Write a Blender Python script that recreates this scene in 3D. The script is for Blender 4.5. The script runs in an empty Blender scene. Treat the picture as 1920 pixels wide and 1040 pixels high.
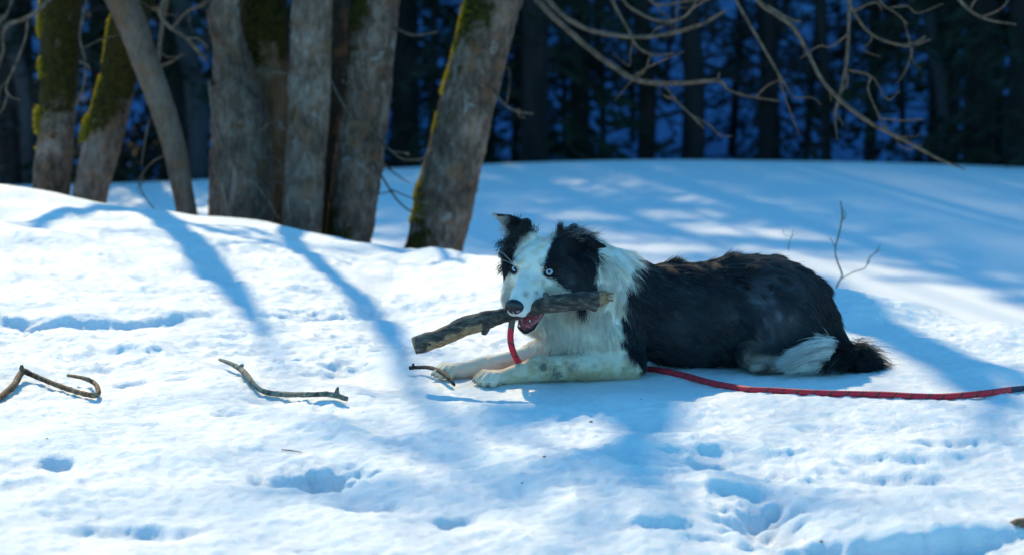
import bpy, math, random
import numpy as np
from mathutils import Vector, Matrix

# ------------------------------------------------------------------ camera, light, exposure
SC = bpy.context.scene
R = math.radians
F_PX, HC, DC, TH = 5215.0, 0.908, 5.45, R(7.48)
CAM = np.array([0.0, -DC, HC])
c_ = bpy.data.cameras.new('camera'); cam = bpy.data.objects.new('camera', c_)
SC.collection.objects.link(cam); SC.camera = cam
c_.sensor_width = 36.0; c_.lens = F_PX / 1920 * 36; c_.clip_end = 600; c_.clip_start = 0.1
cam.location = CAM; cam.rotation_euler = (R(90) - TH, 0, 0)
c_.dof.use_dof = True; c_.dof.focus_distance = 5.42; c_.dof.aperture_fstop = 5.8

SUN_EL, SUN_AZ = R(34), R(14)          # sun behind the scene, to the left
SUNV = np.array([-math.sin(SUN_AZ) * math.cos(SUN_EL), math.cos(SUN_AZ) * math.cos(SUN_EL), math.sin(SUN_EL)])
w_ = bpy.data.worlds.new('World'); SC.world = w_; w_.use_nodes = True
nt = w_.node_tree; nt.nodes.clear()
sky = nt.nodes.new('ShaderNodeTexSky'); sky.sky_type = 'NISHITA'; sky.sun_disc = False
sky.sun_elevation = SUN_EL; sky.sun_rotation = -SUN_AZ; sky.altitude = 1200; sky.ozone_density = 3.5
sky.air_density = 1.0; sky.dust_density = 0.4
tint = nt.nodes.new('ShaderNodeMixRGB'); tint.blend_type = 'MULTIPLY'; tint.inputs[0].default_value = 1
tint.inputs[2].default_value = (0.46, 1.14, 1.24, 1)
bg = nt.nodes.new('ShaderNodeBackground'); bg.inputs[1].default_value = 0.14
wo = nt.nodes.new('ShaderNodeOutputWorld')
nt.links.new(sky.outputs[0], tint.inputs[1]); nt.links.new(tint.outputs[0], bg.inputs[0]); nt.links.new(bg.outputs[0], wo.inputs[0])
sl = bpy.data.lights.new('sun', 'SUN'); sl.energy = 2.85; sl.angle = R(0.75); sl.color = (1.0, 0.84, 0.52)
so = bpy.data.objects.new('sun', sl); SC.collection.objects.link(so)
so.rotation_euler = Vector(SUNV.tolist()).to_track_quat('Z', 'Y').to_euler()
vs = SC.view_settings; vs.view_transform = 'Standard'; vs.look = 'None'; vs.exposure = 0.80; vs.gamma = 1.0
SC.cycles.max_bounces = 6; SC.cycles.diffuse_bounces = 3; SC.cycles.glossy_bounces = 2
SC.cycles.transmission_bounces = 3; SC.cycles.transparent_max_bounces = 6
SC.cycles.caustics_reflective = False; SC.cycles.caustics_refractive = False
SC.cycles.use_adaptive_sampling = True
SC.cycles.use_denoising = True
try: SC.cycles_curves.shape = 'RIBBONS'
except Exception: pass

# ------------------------------------------------------------------ geometry helpers
RIGHT = np.array([1.0, 0, 0]); FWD = np.array([0, math.cos(TH), -math.sin(TH)]); UP = np.array([0, math.sin(TH), math.cos(TH)])
def ray(px, py):
    return RIGHT * (px - 960) / F_PX + UP * (520 - py) / F_PX + FWD
def P(px, py, Y):
    """world point where the line of sight through a photo position meets the plane y = Y"""
    d = ray(px, py); return CAM + d * ((Y + DC) / d[1])
def proj(p):
    q = p - CAM; z = q @ FWD
    return 960 + F_PX * (q @ RIGHT) / z, 520 - F_PX * (q @ UP) / z
def hash01(i, j, k, seed):
    n = (i.astype(np.int64) * 73856093) ^ (j.astype(np.int64) * 19349663) ^ (k.astype(np.int64) * 83492791) ^ (seed * 2654435761)
    n = (n ^ (n >> 13)) * 1274126177 & 0x7fffffff
    n = (n ^ (n >> 15)) * 668265263 & 0x7fffffff
    return ((n ^ (n >> 11)) & 0xffff) / 65535.0
def noise(p, seed=0):
    """smooth value noise in -1..1 of an (N,3) array"""
    f = np.floor(p); t = p - f; t = t * t * t * (t * (t * 6 - 15) + 10); i, j, k = f[:, 0], f[:, 1], f[:, 2]
    def H(a, b, c): return hash01(i + a, j + b, k + c, seed)
    x00 = H(0,0,0)*(1-t[:,0])+H(1,0,0)*t[:,0]; x10 = H(0,1,0)*(1-t[:,0])+H(1,1,0)*t[:,0]
    x01 = H(0,0,1)*(1-t[:,0])+H(1,0,1)*t[:,0]; x11 = H(0,1,1)*(1-t[:,0])+H(1,1,1)*t[:,0]
    return ((x00*(1-t[:,1])+x10*t[:,1])*(1-t[:,2]) + (x01*(1-t[:,1])+x11*t[:,1])*t[:,2]) * 2 - 1
def noise2(x, y, seed=0):
    fx, fy = np.floor(x), np.floor(y); tx, ty = x - fx, y - fy
    tx = tx**3*(tx*(tx*6-15)+10); ty = ty**3*(ty*(ty*6-15)+10); z = np.zeros_like(fx)
    H = lambda a, b: hash01(fx + a, fy + b, z, seed)
    return ((H(0,0)*(1-tx)+H(1,0)*tx)*(1-ty)+(H(0,1)*(1-tx)+H(1,1)*tx)*ty)*2-1
def sstep(a, b, x):
    t = np.clip((x - a) / (b - a), 0, 1); return t * t * (3 - 2 * t)
def catmull(pts, n):
    pts = np.asarray(pts, float); m = len(pts)
    if m == 2: return pts[0] + (pts[1] - pts[0]) * np.linspace(0, 1, n)[:, None]
    e = np.vstack([2*pts[0]-pts[1], pts, 2*pts[-1]-pts[-2]])
    u = np.linspace(0, m - 1 - 1e-9, n); i = np.floor(u).astype(int); t = (u - i)[:, None]
    a, b, c, d = e[i], e[i+1], e[i+2], e[i+3]
    return 0.5*((2*b)+(c-a)*t+(2*a-5*b+4*c-d)*t*t+(3*b-a-3*c+d)*t**3)
def frames(path):
    T = np.gradient(path, axis=0); T /= np.linalg.norm(T, axis=1, keepdims=True) + 1e-12
    n = np.cross(T[0], [0.3, 1, 0.2]); n /= np.linalg.norm(n); N = [n]
    for k in range(1, len(T)):
        n = n - T[k] * (n @ T[k]); n /= np.linalg.norm(n) + 1e-12; N.append(n)
    N = np.array(N); return T, N, np.cross(T, N)
def make_mesh(name, V, Fq, mat=None, parent=None, smooth=True, col=None):
    me = bpy.data.meshes.new(name)
    V = np.asarray(V, np.float32)
    Fl = [np.asarray(f, np.int32) for f in (Fq if isinstance(Fq, list) else [Fq]) if len(f)]
    me.vertices.add(len(V)); me.vertices.foreach_set('co', V.ravel())
    tot = sum(f.size for f in Fl); me.loops.add(tot)
    me.loops.foreach_set('vertex_index', np.concatenate([f.ravel() for f in Fl]))
    sizes = np.concatenate([np.full(len(f), f.shape[1], np.int32) for f in Fl])
    me.polygons.add(len(sizes)); st = np.concatenate([[0], np.cumsum(sizes)[:-1]]).astype(np.int32)
    me.polygons.foreach_set('loop_start', st)
    me.polygons.foreach_set('use_smooth', np.full(len(sizes), smooth))
    me.update(calc_edges=True); me.validate()
    if col is not None:
        a = me.color_attributes.new('col', 'FLOAT_COLOR', 'POINT')
        a.data.foreach_set('color', np.hstack([col, np.ones((len(col), 1))]).astype(np.float32).ravel())
    if mat: me.materials.append(mat)
    o = bpy.data.objects.new(name, me); SC.collection.objects.link(o)
    if parent: o.parent = parent
    return o
def tube_data(pts, rad, sides=10, n=None, rough=0.0, rfreq=60, seed=0, flute=0.0, flat=1.0):
    pts = np.asarray(pts, float); n = n or len(pts) * 6
    path = catmull(pts, n); u = np.linspace(0, 1, n)
    r = np.interp(u, np.linspace(0, 1, len(rad)), rad)
    T, N, B = frames(path); a = np.linspace(0, 2*np.pi, sides, endpoint=False)
    ca, sa = np.cos(a), np.sin(a)
    D = N[:, None, :] * ca[None, :, None] + B[:, None, :] * sa[None, :, None] * flat
    V = path[:, None, :] + D * r[:, None, None]; S = V.reshape(-1, 3)
    if rough:
        rr = np.repeat(r, sides)
        d = noise(S * [rfreq, rfreq, rfreq * .35], seed) * .6 + noise(S * rfreq * 2.3, seed + 1) * .4
        if flute: d = d + flute * noise(S * [rfreq * .22, rfreq * .22, rfreq * .03], seed + 2)
        S = S + D.reshape(-1, 3) * ((d - (.5 * (1 - np.abs(noise(S * [rfreq*1.1, rfreq*1.1, rfreq * .16], seed + 7))) ** 4 if flute else 0)) * rough)[:, None] * np.minimum(1, rr / .01)[:, None]
    i = np.arange(n - 1)[:, None] * sides; j = np.arange(sides)[None, :]; k = (j + 1) % sides
    Q = np.stack([i + j, i + k, i + sides + k, i + sides + j], -1).reshape(-1, 4)
    m = len(S); S = np.vstack([S, path[:1], path[-1:]])
    jj = np.arange(sides); kk = (jj + 1) % sides; b = (n - 1) * sides
    Tt = np.vstack([np.stack([kk, jj, np.full(sides, m)], 1), np.stack([b + jj, b + kk, np.full(sides, m + 1)], 1)])
    return S, Q, Tt
def merge(parts):
    V, Q, T, o = [], [], [], 0
    for v, q, t in parts:
        V.append(v); Q.append(q + o); T.append(t + o); o += len(v)
    return np.vstack(V), [np.vstack(Q), np.vstack(T)]
def tube(name, pts, rad, mat, parent=None, **k):
    v, q, t = tube_data(pts, rad, **k); return make_mesh(name, v, [q, t], mat, parent)
def tag(o, label, cat, group=None, kind=None):
    if label: o['label'] = label
    if cat: o['category'] = cat
    if group: o['group'] = group
    if kind: o['kind'] = kind
    return o
def empty(name, loc):
    o = bpy.data.objects.new(name, None); SC.collection.objects.link(o); o.location = [float(q) for q in loc]; return o
def adopt(child, root):
    child.parent = root; child.matrix_parent_inverse = Matrix.Translation(-Vector(root.location))
def curves(name, pos, rad, mat, col=None, parent=None):
    """pos (M,K,3), rad (M,K) -> one hair curves object"""
    M, K = pos.shape[:2]
    hc = bpy.data.hair_curves.new(name); hc.add_curves([K] * M)
    at = hc.attributes.get('position') or hc.attributes.new('position', 'FLOAT_VECTOR', 'POINT')
    at.data.foreach_set('vector', pos.astype(np.float32).ravel())
    ra = hc.attributes.get('radius') or hc.attributes.new('radius', 'FLOAT', 'POINT')
    ra.data.foreach_set('value', rad.astype(np.float32).ravel())
    if col is not None:
        ca = hc.attributes.new('col', 'FLOAT_COLOR', 'POINT')
        ca.data.foreach_set('color', np.concatenate([col, np.ones(col.shape[:2] + (1,))], -1).astype(np.float32).ravel())
    hc.materials.append(mat)
    o = bpy.data.objects.new(name, hc); SC.collection.objects.link(o)
    if parent: o.parent = parent
    return o

# ------------------------------------------------------------------ materials
class NM:
    def __init__(s, name):
        s.m = bpy.data.materials.new(name); s.m.use_nodes = True; s.t = s.m.node_tree; s.n = s.t.nodes
        s.b = s.n['Principled BSDF']
    def add(s, typ, **k):
        x = s.n.new(typ)
        for a, v in k.items():
            if a.startswith('_'): x.inputs[int(a[1:])].default_value = v
            else: setattr(x, a, v)
        return x
    def L(s, a, b): s.t.links.new(a, b)
    def noise(s, vec, scale, detail=4, rough=.55):
        x = s.add('ShaderNodeTexNoise'); x.inputs['Scale'].default_value = scale; x.inputs['Detail'].default_value = detail
        x.inputs['Roughness'].default_value = rough
        if vec is not None: s.L(vec, x.inputs['Vector'])
        return x.outputs[0]
    def ramp(s, fac, stops):
        x = s.add('ShaderNodeValToRGB'); e = x.color_ramp.elements
        while len(e) < len(stops): e.new(.5)
        for q, (p, c) in zip(e, stops): q.position = p; q.color = tuple(c) + (1,) if len(c) == 3 else c
        s.L(fac, x.inputs[0]); return x.outputs[0]
    def mix(s, fac, a, b, mode='MIX'):
        x = s.add('ShaderNodeMixRGB', blend_type=mode)
        for q, v in zip(x.inputs, (fac, a, b)):
            if isinstance(v, (int, float)): q.default_value = v
            elif isinstance(v, tuple): q.default_value = v + (1,) if len(v) == 3 else v
            else: s.L(v, q)
        return x.outputs[0]
    def math(s, op, a, b=0.0):
        x = s.add('ShaderNodeMath', operation=op)
        for q, v in zip(x.inputs, (a, b)):
            if isinstance(v, (int, float)): q.default_value = v
            else: s.L(v, q)
        return x.outputs[0]
    def bump(s, h, strength, dist, nrm=None):
        x = s.add('ShaderNodeBump'); x.inputs['Strength'].default_value = strength; x.inputs['Distance'].default_value = dist
        s.L(h, x.inputs['Height'])
        if nrm is not None: s.L(nrm, x.inputs['Normal'])
        return x.outputs[0]
    def obj(s, scale=(1, 1, 1)):
        g = s.add('ShaderNodeNewGeometry'); mp = s.add('ShaderNodeMapping'); mp.inputs['Scale'].default_value = scale
        s.L(g.outputs['Position'], mp.inputs['Vector']); return mp.outputs[0]

def mat_snow():
    M = NM('snow'); v = M.obj()
    M.b.inputs['Roughness'].default_value = .55; M.b.inputs['Specular IOR Level'].default_value = .25
    M.L(M.ramp(M.noise(v, 9, 5), [(.3, (.88, .89, .89)), (.7, (.93, .925, .915))]), M.b.inputs['Base Color'])
    n1 = M.bump(M.noise(v, 48, 6, .62), .55, .010)
    n2 = M.bump(M.noise(v, 280, 4, .68), .9, .0045, n1)
    # crystal facets: tiny mirrors tilted at random
    vo = M.add('ShaderNodeTexVoronoi'); vo.inputs['Scale'].default_value = 620; M.L(v, vo.inputs['Vector'])
    n3 = M.bump(M.math('MULTIPLY', vo.outputs['Color'], 1.0), .5, .0012, n2)
    M.L(n3, M.b.inputs['Normal'])
    M.b.inputs['Subsurface Weight'].default_value = .55; M.b.inputs['Subsurface Radius'].default_value = (.5, .8, 1.0); M.b.inputs['Subsurface Scale'].default_value = .022
    return M.m
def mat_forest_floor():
    M = NM('shade_tinted_hillside'); v = M.obj()
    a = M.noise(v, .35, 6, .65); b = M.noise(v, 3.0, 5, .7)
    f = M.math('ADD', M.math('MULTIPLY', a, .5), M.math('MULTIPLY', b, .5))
    M.L(M.ramp(f, [(.34, (.05, .10, .20)), (.48, (.10, .19, .37)), (.62, (.14, .26, .48))]), M.b.inputs['Base Color'])  # mottled snow and litter, with deep forest shade painted in as blue
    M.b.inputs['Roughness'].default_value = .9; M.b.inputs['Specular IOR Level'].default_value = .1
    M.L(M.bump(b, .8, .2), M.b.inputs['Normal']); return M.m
def mat_bark(name, moss=.5, base=((.018, .014, .011), (.14, .10, .078), (.36, .29, .25)), mossz=(0.2, .9), mossbase=False, lich=.62, side_=.55, mlo=-.25, mhi=.35, st=.42):
    M = NM(name); v = M.obj((1, 1, st)); vo = M.obj()
    n = M.noise(v, 42, 6, .7); n2 = M.noise(vo, 7, 4, .6); n3 = M.noise(v, 120, 4, .6)
    c = M.ramp(M.math('ADD', M.math('MULTIPLY', n, .52), M.math('MULTIPLY', n2, .48)), [(.33, base[0]), (.49, base[1]), (.68, base[2])])
    warm = M.ramp(M.noise(vo, 16, 3), [(.52, (0, 0, 0)), (.66, (1, 1, 1))])
    c = M.mix(M.math('MULTIPLY', warm, .6), c, (.24, .115, .055), 'MIX')
    li = M.ramp(M.noise(vo, 11, 5, .7), [(lich, (0, 0, 0)), (lich + .05, (1, 1, 1))])
    c = M.mix(M.math('MULTIPLY', li, .75), c, (.30, .29, .27))
    # moss: on the sunward, left side and higher up
    g = M.add('ShaderNodeNewGeometry'); sx = M.add('ShaderNodeSeparateXYZ'); M.L(g.outputs['Normal'], sx.inputs[0])
    sp = M.add('ShaderNodeSeparateXYZ'); M.L(g.outputs['Position'], sp.inputs[0])
    side = M.math('MULTIPLY', sx.outputs[0], -side_)
    mr = M.add('ShaderNodeMapRange'); mr.inputs[1].default_value = mossz[0]; mr.inputs[2].default_value = mossz[1]
    mr.inputs[3].default_value = mlo; mr.inputs[4].default_value = mhi; M.L(sp.outputs[2], mr.inputs[0])
    f = M.math('ADD', M.math('ADD', side, mr.outputs[0]), M.math('MULTIPLY', M.math('SUBTRACT', M.noise(vo, 8, 6, .68), .5), 2.6))
    if mossbase:
        mb = M.add('ShaderNodeMapRange'); mb.inputs[1].default_value = -.30; mb.inputs[2].default_value = -.06
        mb.inputs[3].default_value = .95; mb.inputs[4].default_value = 0; M.L(sp.outputs[2], mb.inputs[0]); f = M.math('ADD', f, mb.outputs[0])
    f = M.ramp(f, [(.50 - moss * .5, (0, 0, 0)), (.78 - moss * .5, (1, 1, 1))])
    mc = M.ramp(M.noise(vo, 60, 4, .7), [(.35, (.012, .011, .0015)), (.65, (.058, .044, .004))])
    c = M.mix(f, c, mc)
    M.L(c, M.b.inputs['Base Color']); M.b.inputs['Roughness'].default_value = .85; M.b.inputs['Specular IOR Level'].default_value = .15
    nn = M.bump(n, 1.0, .035); nn = M.bump(n3, .6, .006, nn); M.L(nn, M.b.inputs['Normal'])
    return M.m
def mat_simple(name, stops, scale=20, rough=.7, bump=.4, dist=.004, stretch=(1, 1, 1), spec=.2, detail=5):
    M = NM(name); v = M.obj(stretch); n = M.noise(v, scale, detail, .65)
    M.L(M.ramp(n, stops), M.b.inputs['Base Color']); M.b.inputs['Roughness'].default_value = rough
    M.b.inputs['Specular IOR Level'].default_value = spec
    if bump: M.L(M.bump(n, bump, dist), M.b.inputs['Normal'])
    return M.m
def mat_fur(name, trans=.42, gloss=.035):
    M = NM(name); M.n.remove(M.b); out = M.n['Material Output']
    at = M.add('ShaderNodeAttribute', attribute_name='col')
    d = M.add('ShaderNodeBsdfDiffuse'); tr = M.add('ShaderNodeBsdfTranslucent'); gl = M.add('ShaderNodeBsdfAnisotropic')
    gl.inputs['Roughness'].default_value = .38
    M.L(at.outputs['Color'], d.inputs[0]); M.L(at.outputs['Color'], tr.inputs[0])
    gl.inputs['Color'].default_value = (.8, .85, .9, 1)
    a = M.add('ShaderNodeMixShader', _0=trans); b = M.add('ShaderNodeMixShader', _0=gloss)
    M.L(d.outputs[0], a.inputs[1]); M.L(tr.outputs[0], a.inputs[2]); M.L(a.outputs[0], b.inputs[1]); M.L(gl.outputs[0], b.inputs[2])
    M.L(b.outputs[0], out.inputs['Surface']); return M.m
def mat_vcol(name, rough=.8, spec=.1):
    M = NM(name); at = M.add('ShaderNodeAttribute', attribute_name='col'); M.L(at.outputs['Color'], M.b.inputs['Base Color'])
    M.b.inputs['Roughness'].default_value = rough; M.b.inputs['Specular IOR Level'].default_value = spec; return M.m

# ------------------------------------------------------------------ snow terrain
CR_X = np.array([-6, -3, -1.58, -.95, -.55, -.33, -.045, .35, .742, 1.14, 2.2, 6])
CR_Y = np.array([4.6, 3.8, 3.15, 3.1, 3.0, 2.9, 2.4, 1.55, 1.0, .75, .5, .4])
CR_Z = np.array([.30, .20, .063, -.030, -.075, -.116, -.060, -.02, .022, -.020, -.12, -.5])
DENTS = [  # px, py, width, height (photo pixels), depth (m), squareness
 (600,882,150,64,.060),(860,957,74,26,.030),(1440,955,130,85,.045),(100,857,56,18,.020),(180,482,70,13,.014),(40,455,80,14,.014),
 (600,560,120,18,.016),(55,612,110,34,.020),(215,662,190,34,.022),(235,712,60,36,.022),
 (520,682,150,22,.024),(640,672,80,20,.020),(600,592,170,40,.022),(740,590,90,60,.022),(440,780,60,16,.016),(745,822,70,22,.018),
 (800,808,60,16,.014),(1810,825,130,22,.022),(1480,872,120,22,.016),
 (150,610,60,26,.016),(360,540,140,12,.012),(880,700,60,20,.012),(1120,905,120,20,.012),(690,930,150,40,.018),(560,1010,120,26,.02),
 (1250,980,160,30,.018),(1560,800,90,18,.012),(1700,880,160,20,.014),(930,1000,160,30,.014),(60,760,90,14,.016),(450,640,40,14,.012),
 (1320,855,90,16,.014),(1400,905,130,20,.018),(1060,860,60,12,.010),(700,745,60,12,.012),(560,810,40,8,.006),(270,800,60,10,.008),
 (470,745,200,10,.006),(340,700,60,12,.010),(1640,905,50,10,.010),(880,870,30,8,.008),(1000,940,50,10,.008),(150,905,60,10,.008)]
def macro(x, y):
    cy = np.interp(x, CR_X, CR_Y); cz = np.interp(x, CR_X, CR_Z)
    t = sstep(-.3, 1, y / cy)
    near = cz * t - .02 * sstep(0, -2, y) * (y < 0) - .06 * sstep(-1.8, -6, y)
    d = y - cy
    basin = -.95 + .085 * sstep(-2.5, 1.5, x) - .10 * sstep(1.5, 5, np.abs(x - .8)) + .012 * np.sin(x * 1.1 + 1) 
    drop = sstep(.0, 4.2, d + .12)
    z = near * (1 - drop) + basin * drop - .10 * sstep(0, .7, d) * (1 - drop)
    far = -.45 * sstep(14.3, 17.5, y) + np.maximum(0, y - 24) * 0.0
    slope = np.clip(y - 22, 0, 30); slope = slope * .90 * sstep(22, 27, y) * (1 - .42 * sstep(-9, -14, x))
    return z + far + slope + .25 * noise2(x * .12, y * .12, 5) * sstep(16, 24, y)
def near_detail(x, y):
    w = sstep(3.9, 2.6, y) * sstep(2.6, 1.7, np.abs(x))
    a = noise2(x * 4.2 + .3, y * 3.2, 11) * .016 + noise2(x * 9, y * 7, 12) * .0115
    r1 = 1 - np.abs(noise2(x * 15 + 4, y * 11, 13)); r2 = 1 - np.abs(noise2(x * 31, y * 24, 14))
    patch = sstep(-.25, .55, noise2(x * 2.6 + 9, y * 2.0 + 3, 15)) 
    b = (r1**2 * .0100 + r2**2 * .0038) * (.20 + patch * .9)
    c = noise2(x * 62, y * 50, 16) * .0026 + noise2(x * 120, y * 95, 17) * .0018
    fade = sstep(3.2, .5, y) * .6 + .4
    z = (a + (b + c) * fade)
    for (px, py, w_, h_, dep) in DENTS_W:
        u = (x - px) / w_; v = (y - py) / h_
        near = (np.abs(u) < 3) & (np.abs(v) < 3)
        if not near.any(): continue
        uu, vv = u[near], v[near]
        wob = .42 * noise2(x[near] * 17, y[near] * 14, 21) + .26 * noise2(x[near] * 48, y[near] * 40, 22) + .10 * noise2(x[near] * 110, y[near] * 90, 24)
        q = np.sqrt(uu**2 + vv**2) + wob
        z[near] += -dep * .9 * sstep(1.75, 0, q) + dep * .14 * np.exp(-((q - 1.3) / .25) ** 2) * (.5 + .5 * noise2(x[near] * 30, y[near] * 30, 23))
    for (lx, ly, dep) in LEDGES:
        t = y - np.interp(x, lx, ly) + .012 * noise2(x * 26, y * 3, 41) + .006 * noise2(x * 80, y * 9, 42)
        e = sstep(lx[0], lx[0] + .10, x) * sstep(lx[-1], lx[-1] - .10, x) * (.75 + .25 * noise2(x * 9, x * 0, 43))
        z = z + e * dep * (sstep(-.026, .012, t) - 1) * np.exp(-np.maximum(0, -t) / .11) + e * dep * .35 * np.exp(-((t - .035) / .035) ** 2)
    dog = np.exp(-(((x - .30) / .62) ** 4 + ((y + .02) / .30) ** 4))      # packed under the dog
    z = z * (1 - .6 * dog)
    return z * w
DENTS_W = []
for (px, py, w, h, dep) in DENTS:
    d = ray(px, py)
    t = HC / -d[2]; p = CAM + d * t
    if p[1] > .3:                      # follow the swell
        for _ in range(12):
            z = float(macro(np.array([p[0]]), np.array([p[1]]))[0]); t = (HC - z) / -d[2]; p = CAM + d * t
    dist = p[1] + DC
    DENTS_W.append((p[0], p[1], w * .5 * dist / F_PX * 1.05, max(.018, h * .5 * dist / F_PX / math.sin(math.atan(HC / dist)) * .62), dep))
LEDGES = []
for pts, dep in (([(-60, 588), (80, 604), (240, 602), (330, 592), (440, 578)], .023), ([(40, 990), (190, 965), (330, 978), (450, 962)], .026),
                 ([(1230, 1004), (1330, 985), (1560, 990), (1760, 1000), (1960, 985)], .036), ([(1300, 905), (1370, 935), (1460, 915), (1530, 880)], .026),
                 ([(470, 690), (560, 684), (640, 676), (720, 668)], .020), ([(1500, 835), (1640, 850), (1800, 848), (1880, 822)], .018), ([(120, 680), (200, 672), (260, 676)], .018)):
    W_ = []
    for a, b in pts:
        d = ray(a, b); p = CAM + d * (HC / -d[2])
        if p[1] > .3:
            for _ in range(12):
                z_ = float(macro(np.array([p[0]]), np.array([p[1]]))[0]); p = CAM + d * ((HC - z_) / -d[2])
        W_.append(p)
    W_ = np.array(W_); LEDGES.append((W_[:, 0], W_[:, 1], dep))
def height(x, y):
    x = np.atleast_1d(np.asarray(x, float)); y = np.atleast_1d(np.asarray(y, float))
    return macro(x, y) + near_detail(x, y)
def H1(x, y): return float(height(x, y)[0])
def G(px, py, lift=0.0, ymax=5):
    """point on the snow under a photo position"""
    d = ray(px, py); ts = np.linspace(2.5, 3 + ymax + DC, 700); pts = CAM + d * ts[:, None]
    g = pts[:, 2] - height(pts[:, 0], pts[:, 1]); i = int(np.argmax(g < 0)) if (g < 0).any() else len(ts) - 1
    if i > 0 and g[i] < 0: t = ts[i-1] + (ts[i] - ts[i-1]) * g[i-1] / (g[i-1] - g[i])
    else: t = ts[i]
    p = CAM + d * t; p[2] += lift; return p
def axis(fine_a, fine_b, step, lo, hi, grow=1.12):
    a = list(np.arange(fine_a, fine_b, step)); s = step
    while a[-1] < hi: s = min(s * grow, 1.6); a.append(a[-1] + s)
    b, s = [fine_a], step
    while b[-1] > lo: s = min(s * grow, 1.6); b.append(b[-1] - s)
    return np.array(b[::-1][:-1] + a)
XS = axis(-1.75, 1.45, .0072, -60, 60, 1.10)
YS = np.concatenate([axis(-1.75, 3.2, .0078, -14, 3.3, 1.2)[:-1], axis(3.3, 3.4, .03, 3.29, 60, 1.035)[1:]])
YS = YS[np.concatenate([[True], np.diff(YS) > 1e-4])]
GX, GY = np.meshgrid(XS, YS)
GZ = height(GX.ravel(), GY.ravel())
nx, ny = len(XS), len(YS)
ii = (np.arange(ny - 1)[:, None] * nx + np.arange(nx - 1)[None, :]).ravel()
quads = np.stack([ii, ii + 1, ii + nx + 1, ii + nx], 1)
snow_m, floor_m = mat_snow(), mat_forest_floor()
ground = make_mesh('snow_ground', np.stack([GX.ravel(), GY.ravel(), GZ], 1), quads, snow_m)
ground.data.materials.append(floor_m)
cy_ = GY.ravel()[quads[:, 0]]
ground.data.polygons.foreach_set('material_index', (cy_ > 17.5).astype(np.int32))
tag(ground, 'sunlit lumpy snow in front, shaded snow field behind', None, kind='structure')
ground['kind'] = 'structure'

# ------------------------------------------------------------------ near trees
TREE_MATS = {
 'mossy': mat_bark('mossy_bark', .62, mossz=(-.16, .34), side_=.16, mlo=-.62, mhi=.80),
 'grey': mat_bark('grey_bark', .0, ((.020, .015, .012), (.165, .120, .092), (.40, .33, .28)), lich=.60),
 'smooth': mat_bark('smooth_grey_bark', -.2, ((.07, .048, .036), (.17, .122, .094), (.27, .21, .17)), lich=.72),
 'edge': mat_bark('moss_edged_bark', .34, mlo=-.35, mhi=.48, base=((.016, .012, .009), (.125, .088, .068), (.38, .30, .25)), mossz=(.1, .6), mossbase=True, lich=.60),
 'dark': mat_bark('dark_mossy_bark', .62, ((.02, .017, .014), (.055, .045, .035), (.10, .085, .07)), mossz=(.3, .8), mossbase=True),
}
twig_m = mat_simple('twig_bark', [(.35, (.04, .030, .020)), (.65, (.135, .10, .075))], 40, .8, .5, .003)
def S(px, py, Y):
    """point at depth Y whose shadow falls on the snow at a photo position"""
    d = ray(px, py); g = CAM + d * ((HC + .03) / -d[2]); t = (Y - g[1]) / SUNV[1]; return g + SUNV * t
def stem(name, px_pts, Y, radii, mat, parent=None, up=None, sides=44, rough=.0075, seed=0, flute=.8, base=.6, n=None):
    """trunk following photo positions [(px,py)...] bottom to top, then the world points up"""
    dist = Y + DC
    pts = [P(a, b, Y + (c[0] if c else 0)) for a, b, *c in px_pts]
    d = pts[0] - pts[1]; d = d / np.linalg.norm(d); pts = [pts[0] + d * base] + pts
    rr = [r * dist / F_PX for r in radii]; rr = [rr[0] * 1.12] + rr
    for (q, r) in (up or []): pts.append(np.asarray(q, float)); rr.append(r)
    return tube(name, pts, rr, mat, parent, sides=sides, n=n or len(pts) * 22, rough=rough, rfreq=28, seed=seed, flute=flute)
def twiggy(rng, start, direction, length, rad, depth=2, parts=None, droop=.2):
    parts = [] if parts is None else parts
    d = np.asarray(direction, float); d /= np.linalg.norm(d); p = np.asarray(start, float); pts = [p]; k = 6
    for i in range(k):
        d = d + rng.normal(0, .20, 3) + [0, 0, -droop * .15]; d /= np.linalg.norm(d); p = p + d * length / k; pts.append(p)
    parts.append(tube_data(pts, [rad, rad * .7, rad * .35], sides=6, n=16))
    if depth:
        for i in range(2 + rng.integers(0, 2)):
            j = rng.integers(1, k); dd = d + rng.normal(0, .75, 3); twiggy(rng, pts[j], dd, length * rng.uniform(.4, .7), rad * .5, depth - 1, parts, droop)
    return parts
def top_limbs(rng, at, n, parent, mat, length=1.1, rad=.018, name='branch', dirs=None):
    for i in range(n):
        a = rng.uniform(0, 2*math.pi); d = np.array([math.cos(a), math.sin(a) * .8, rng.uniform(.1, .9)]) if dirs is None else dirs[i]
        V, Fq = merge(twiggy(rng, at, d, length * rng.uniform(.7, 1.2), rad, 2)); make_mesh('twigs', V, Fq, mat, parent)['kind'] = 'stuff'
def near_tree(label, pxp, Y, radii, mat, up, seed, limbs=3, limb_len=1.0, **k):
    b = P(pxp[0][0], pxp[0][1], Y); root = empty('tree', (b[0], b[1], b[2] - .3))
    rng = np.random.default_rng(seed)
    t = stem('trunk', pxp, Y, radii, mat, None, up, seed=seed, **k); adopt(t, root)
    if up and limbs:
        for i in range(limbs):
            j = max(0, len(up) - 1 - i); before = list(SC.collection.objects)
            top_limbs(rng, up[j][0], 1, None, twig_m, limb_len, max(.008, up[j][1] * .5))
            adopt([o for o in SC.collection.objects if o not in before][0], root)
    tag(root, label, 'tree'); return root
side_twigs = True
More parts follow.
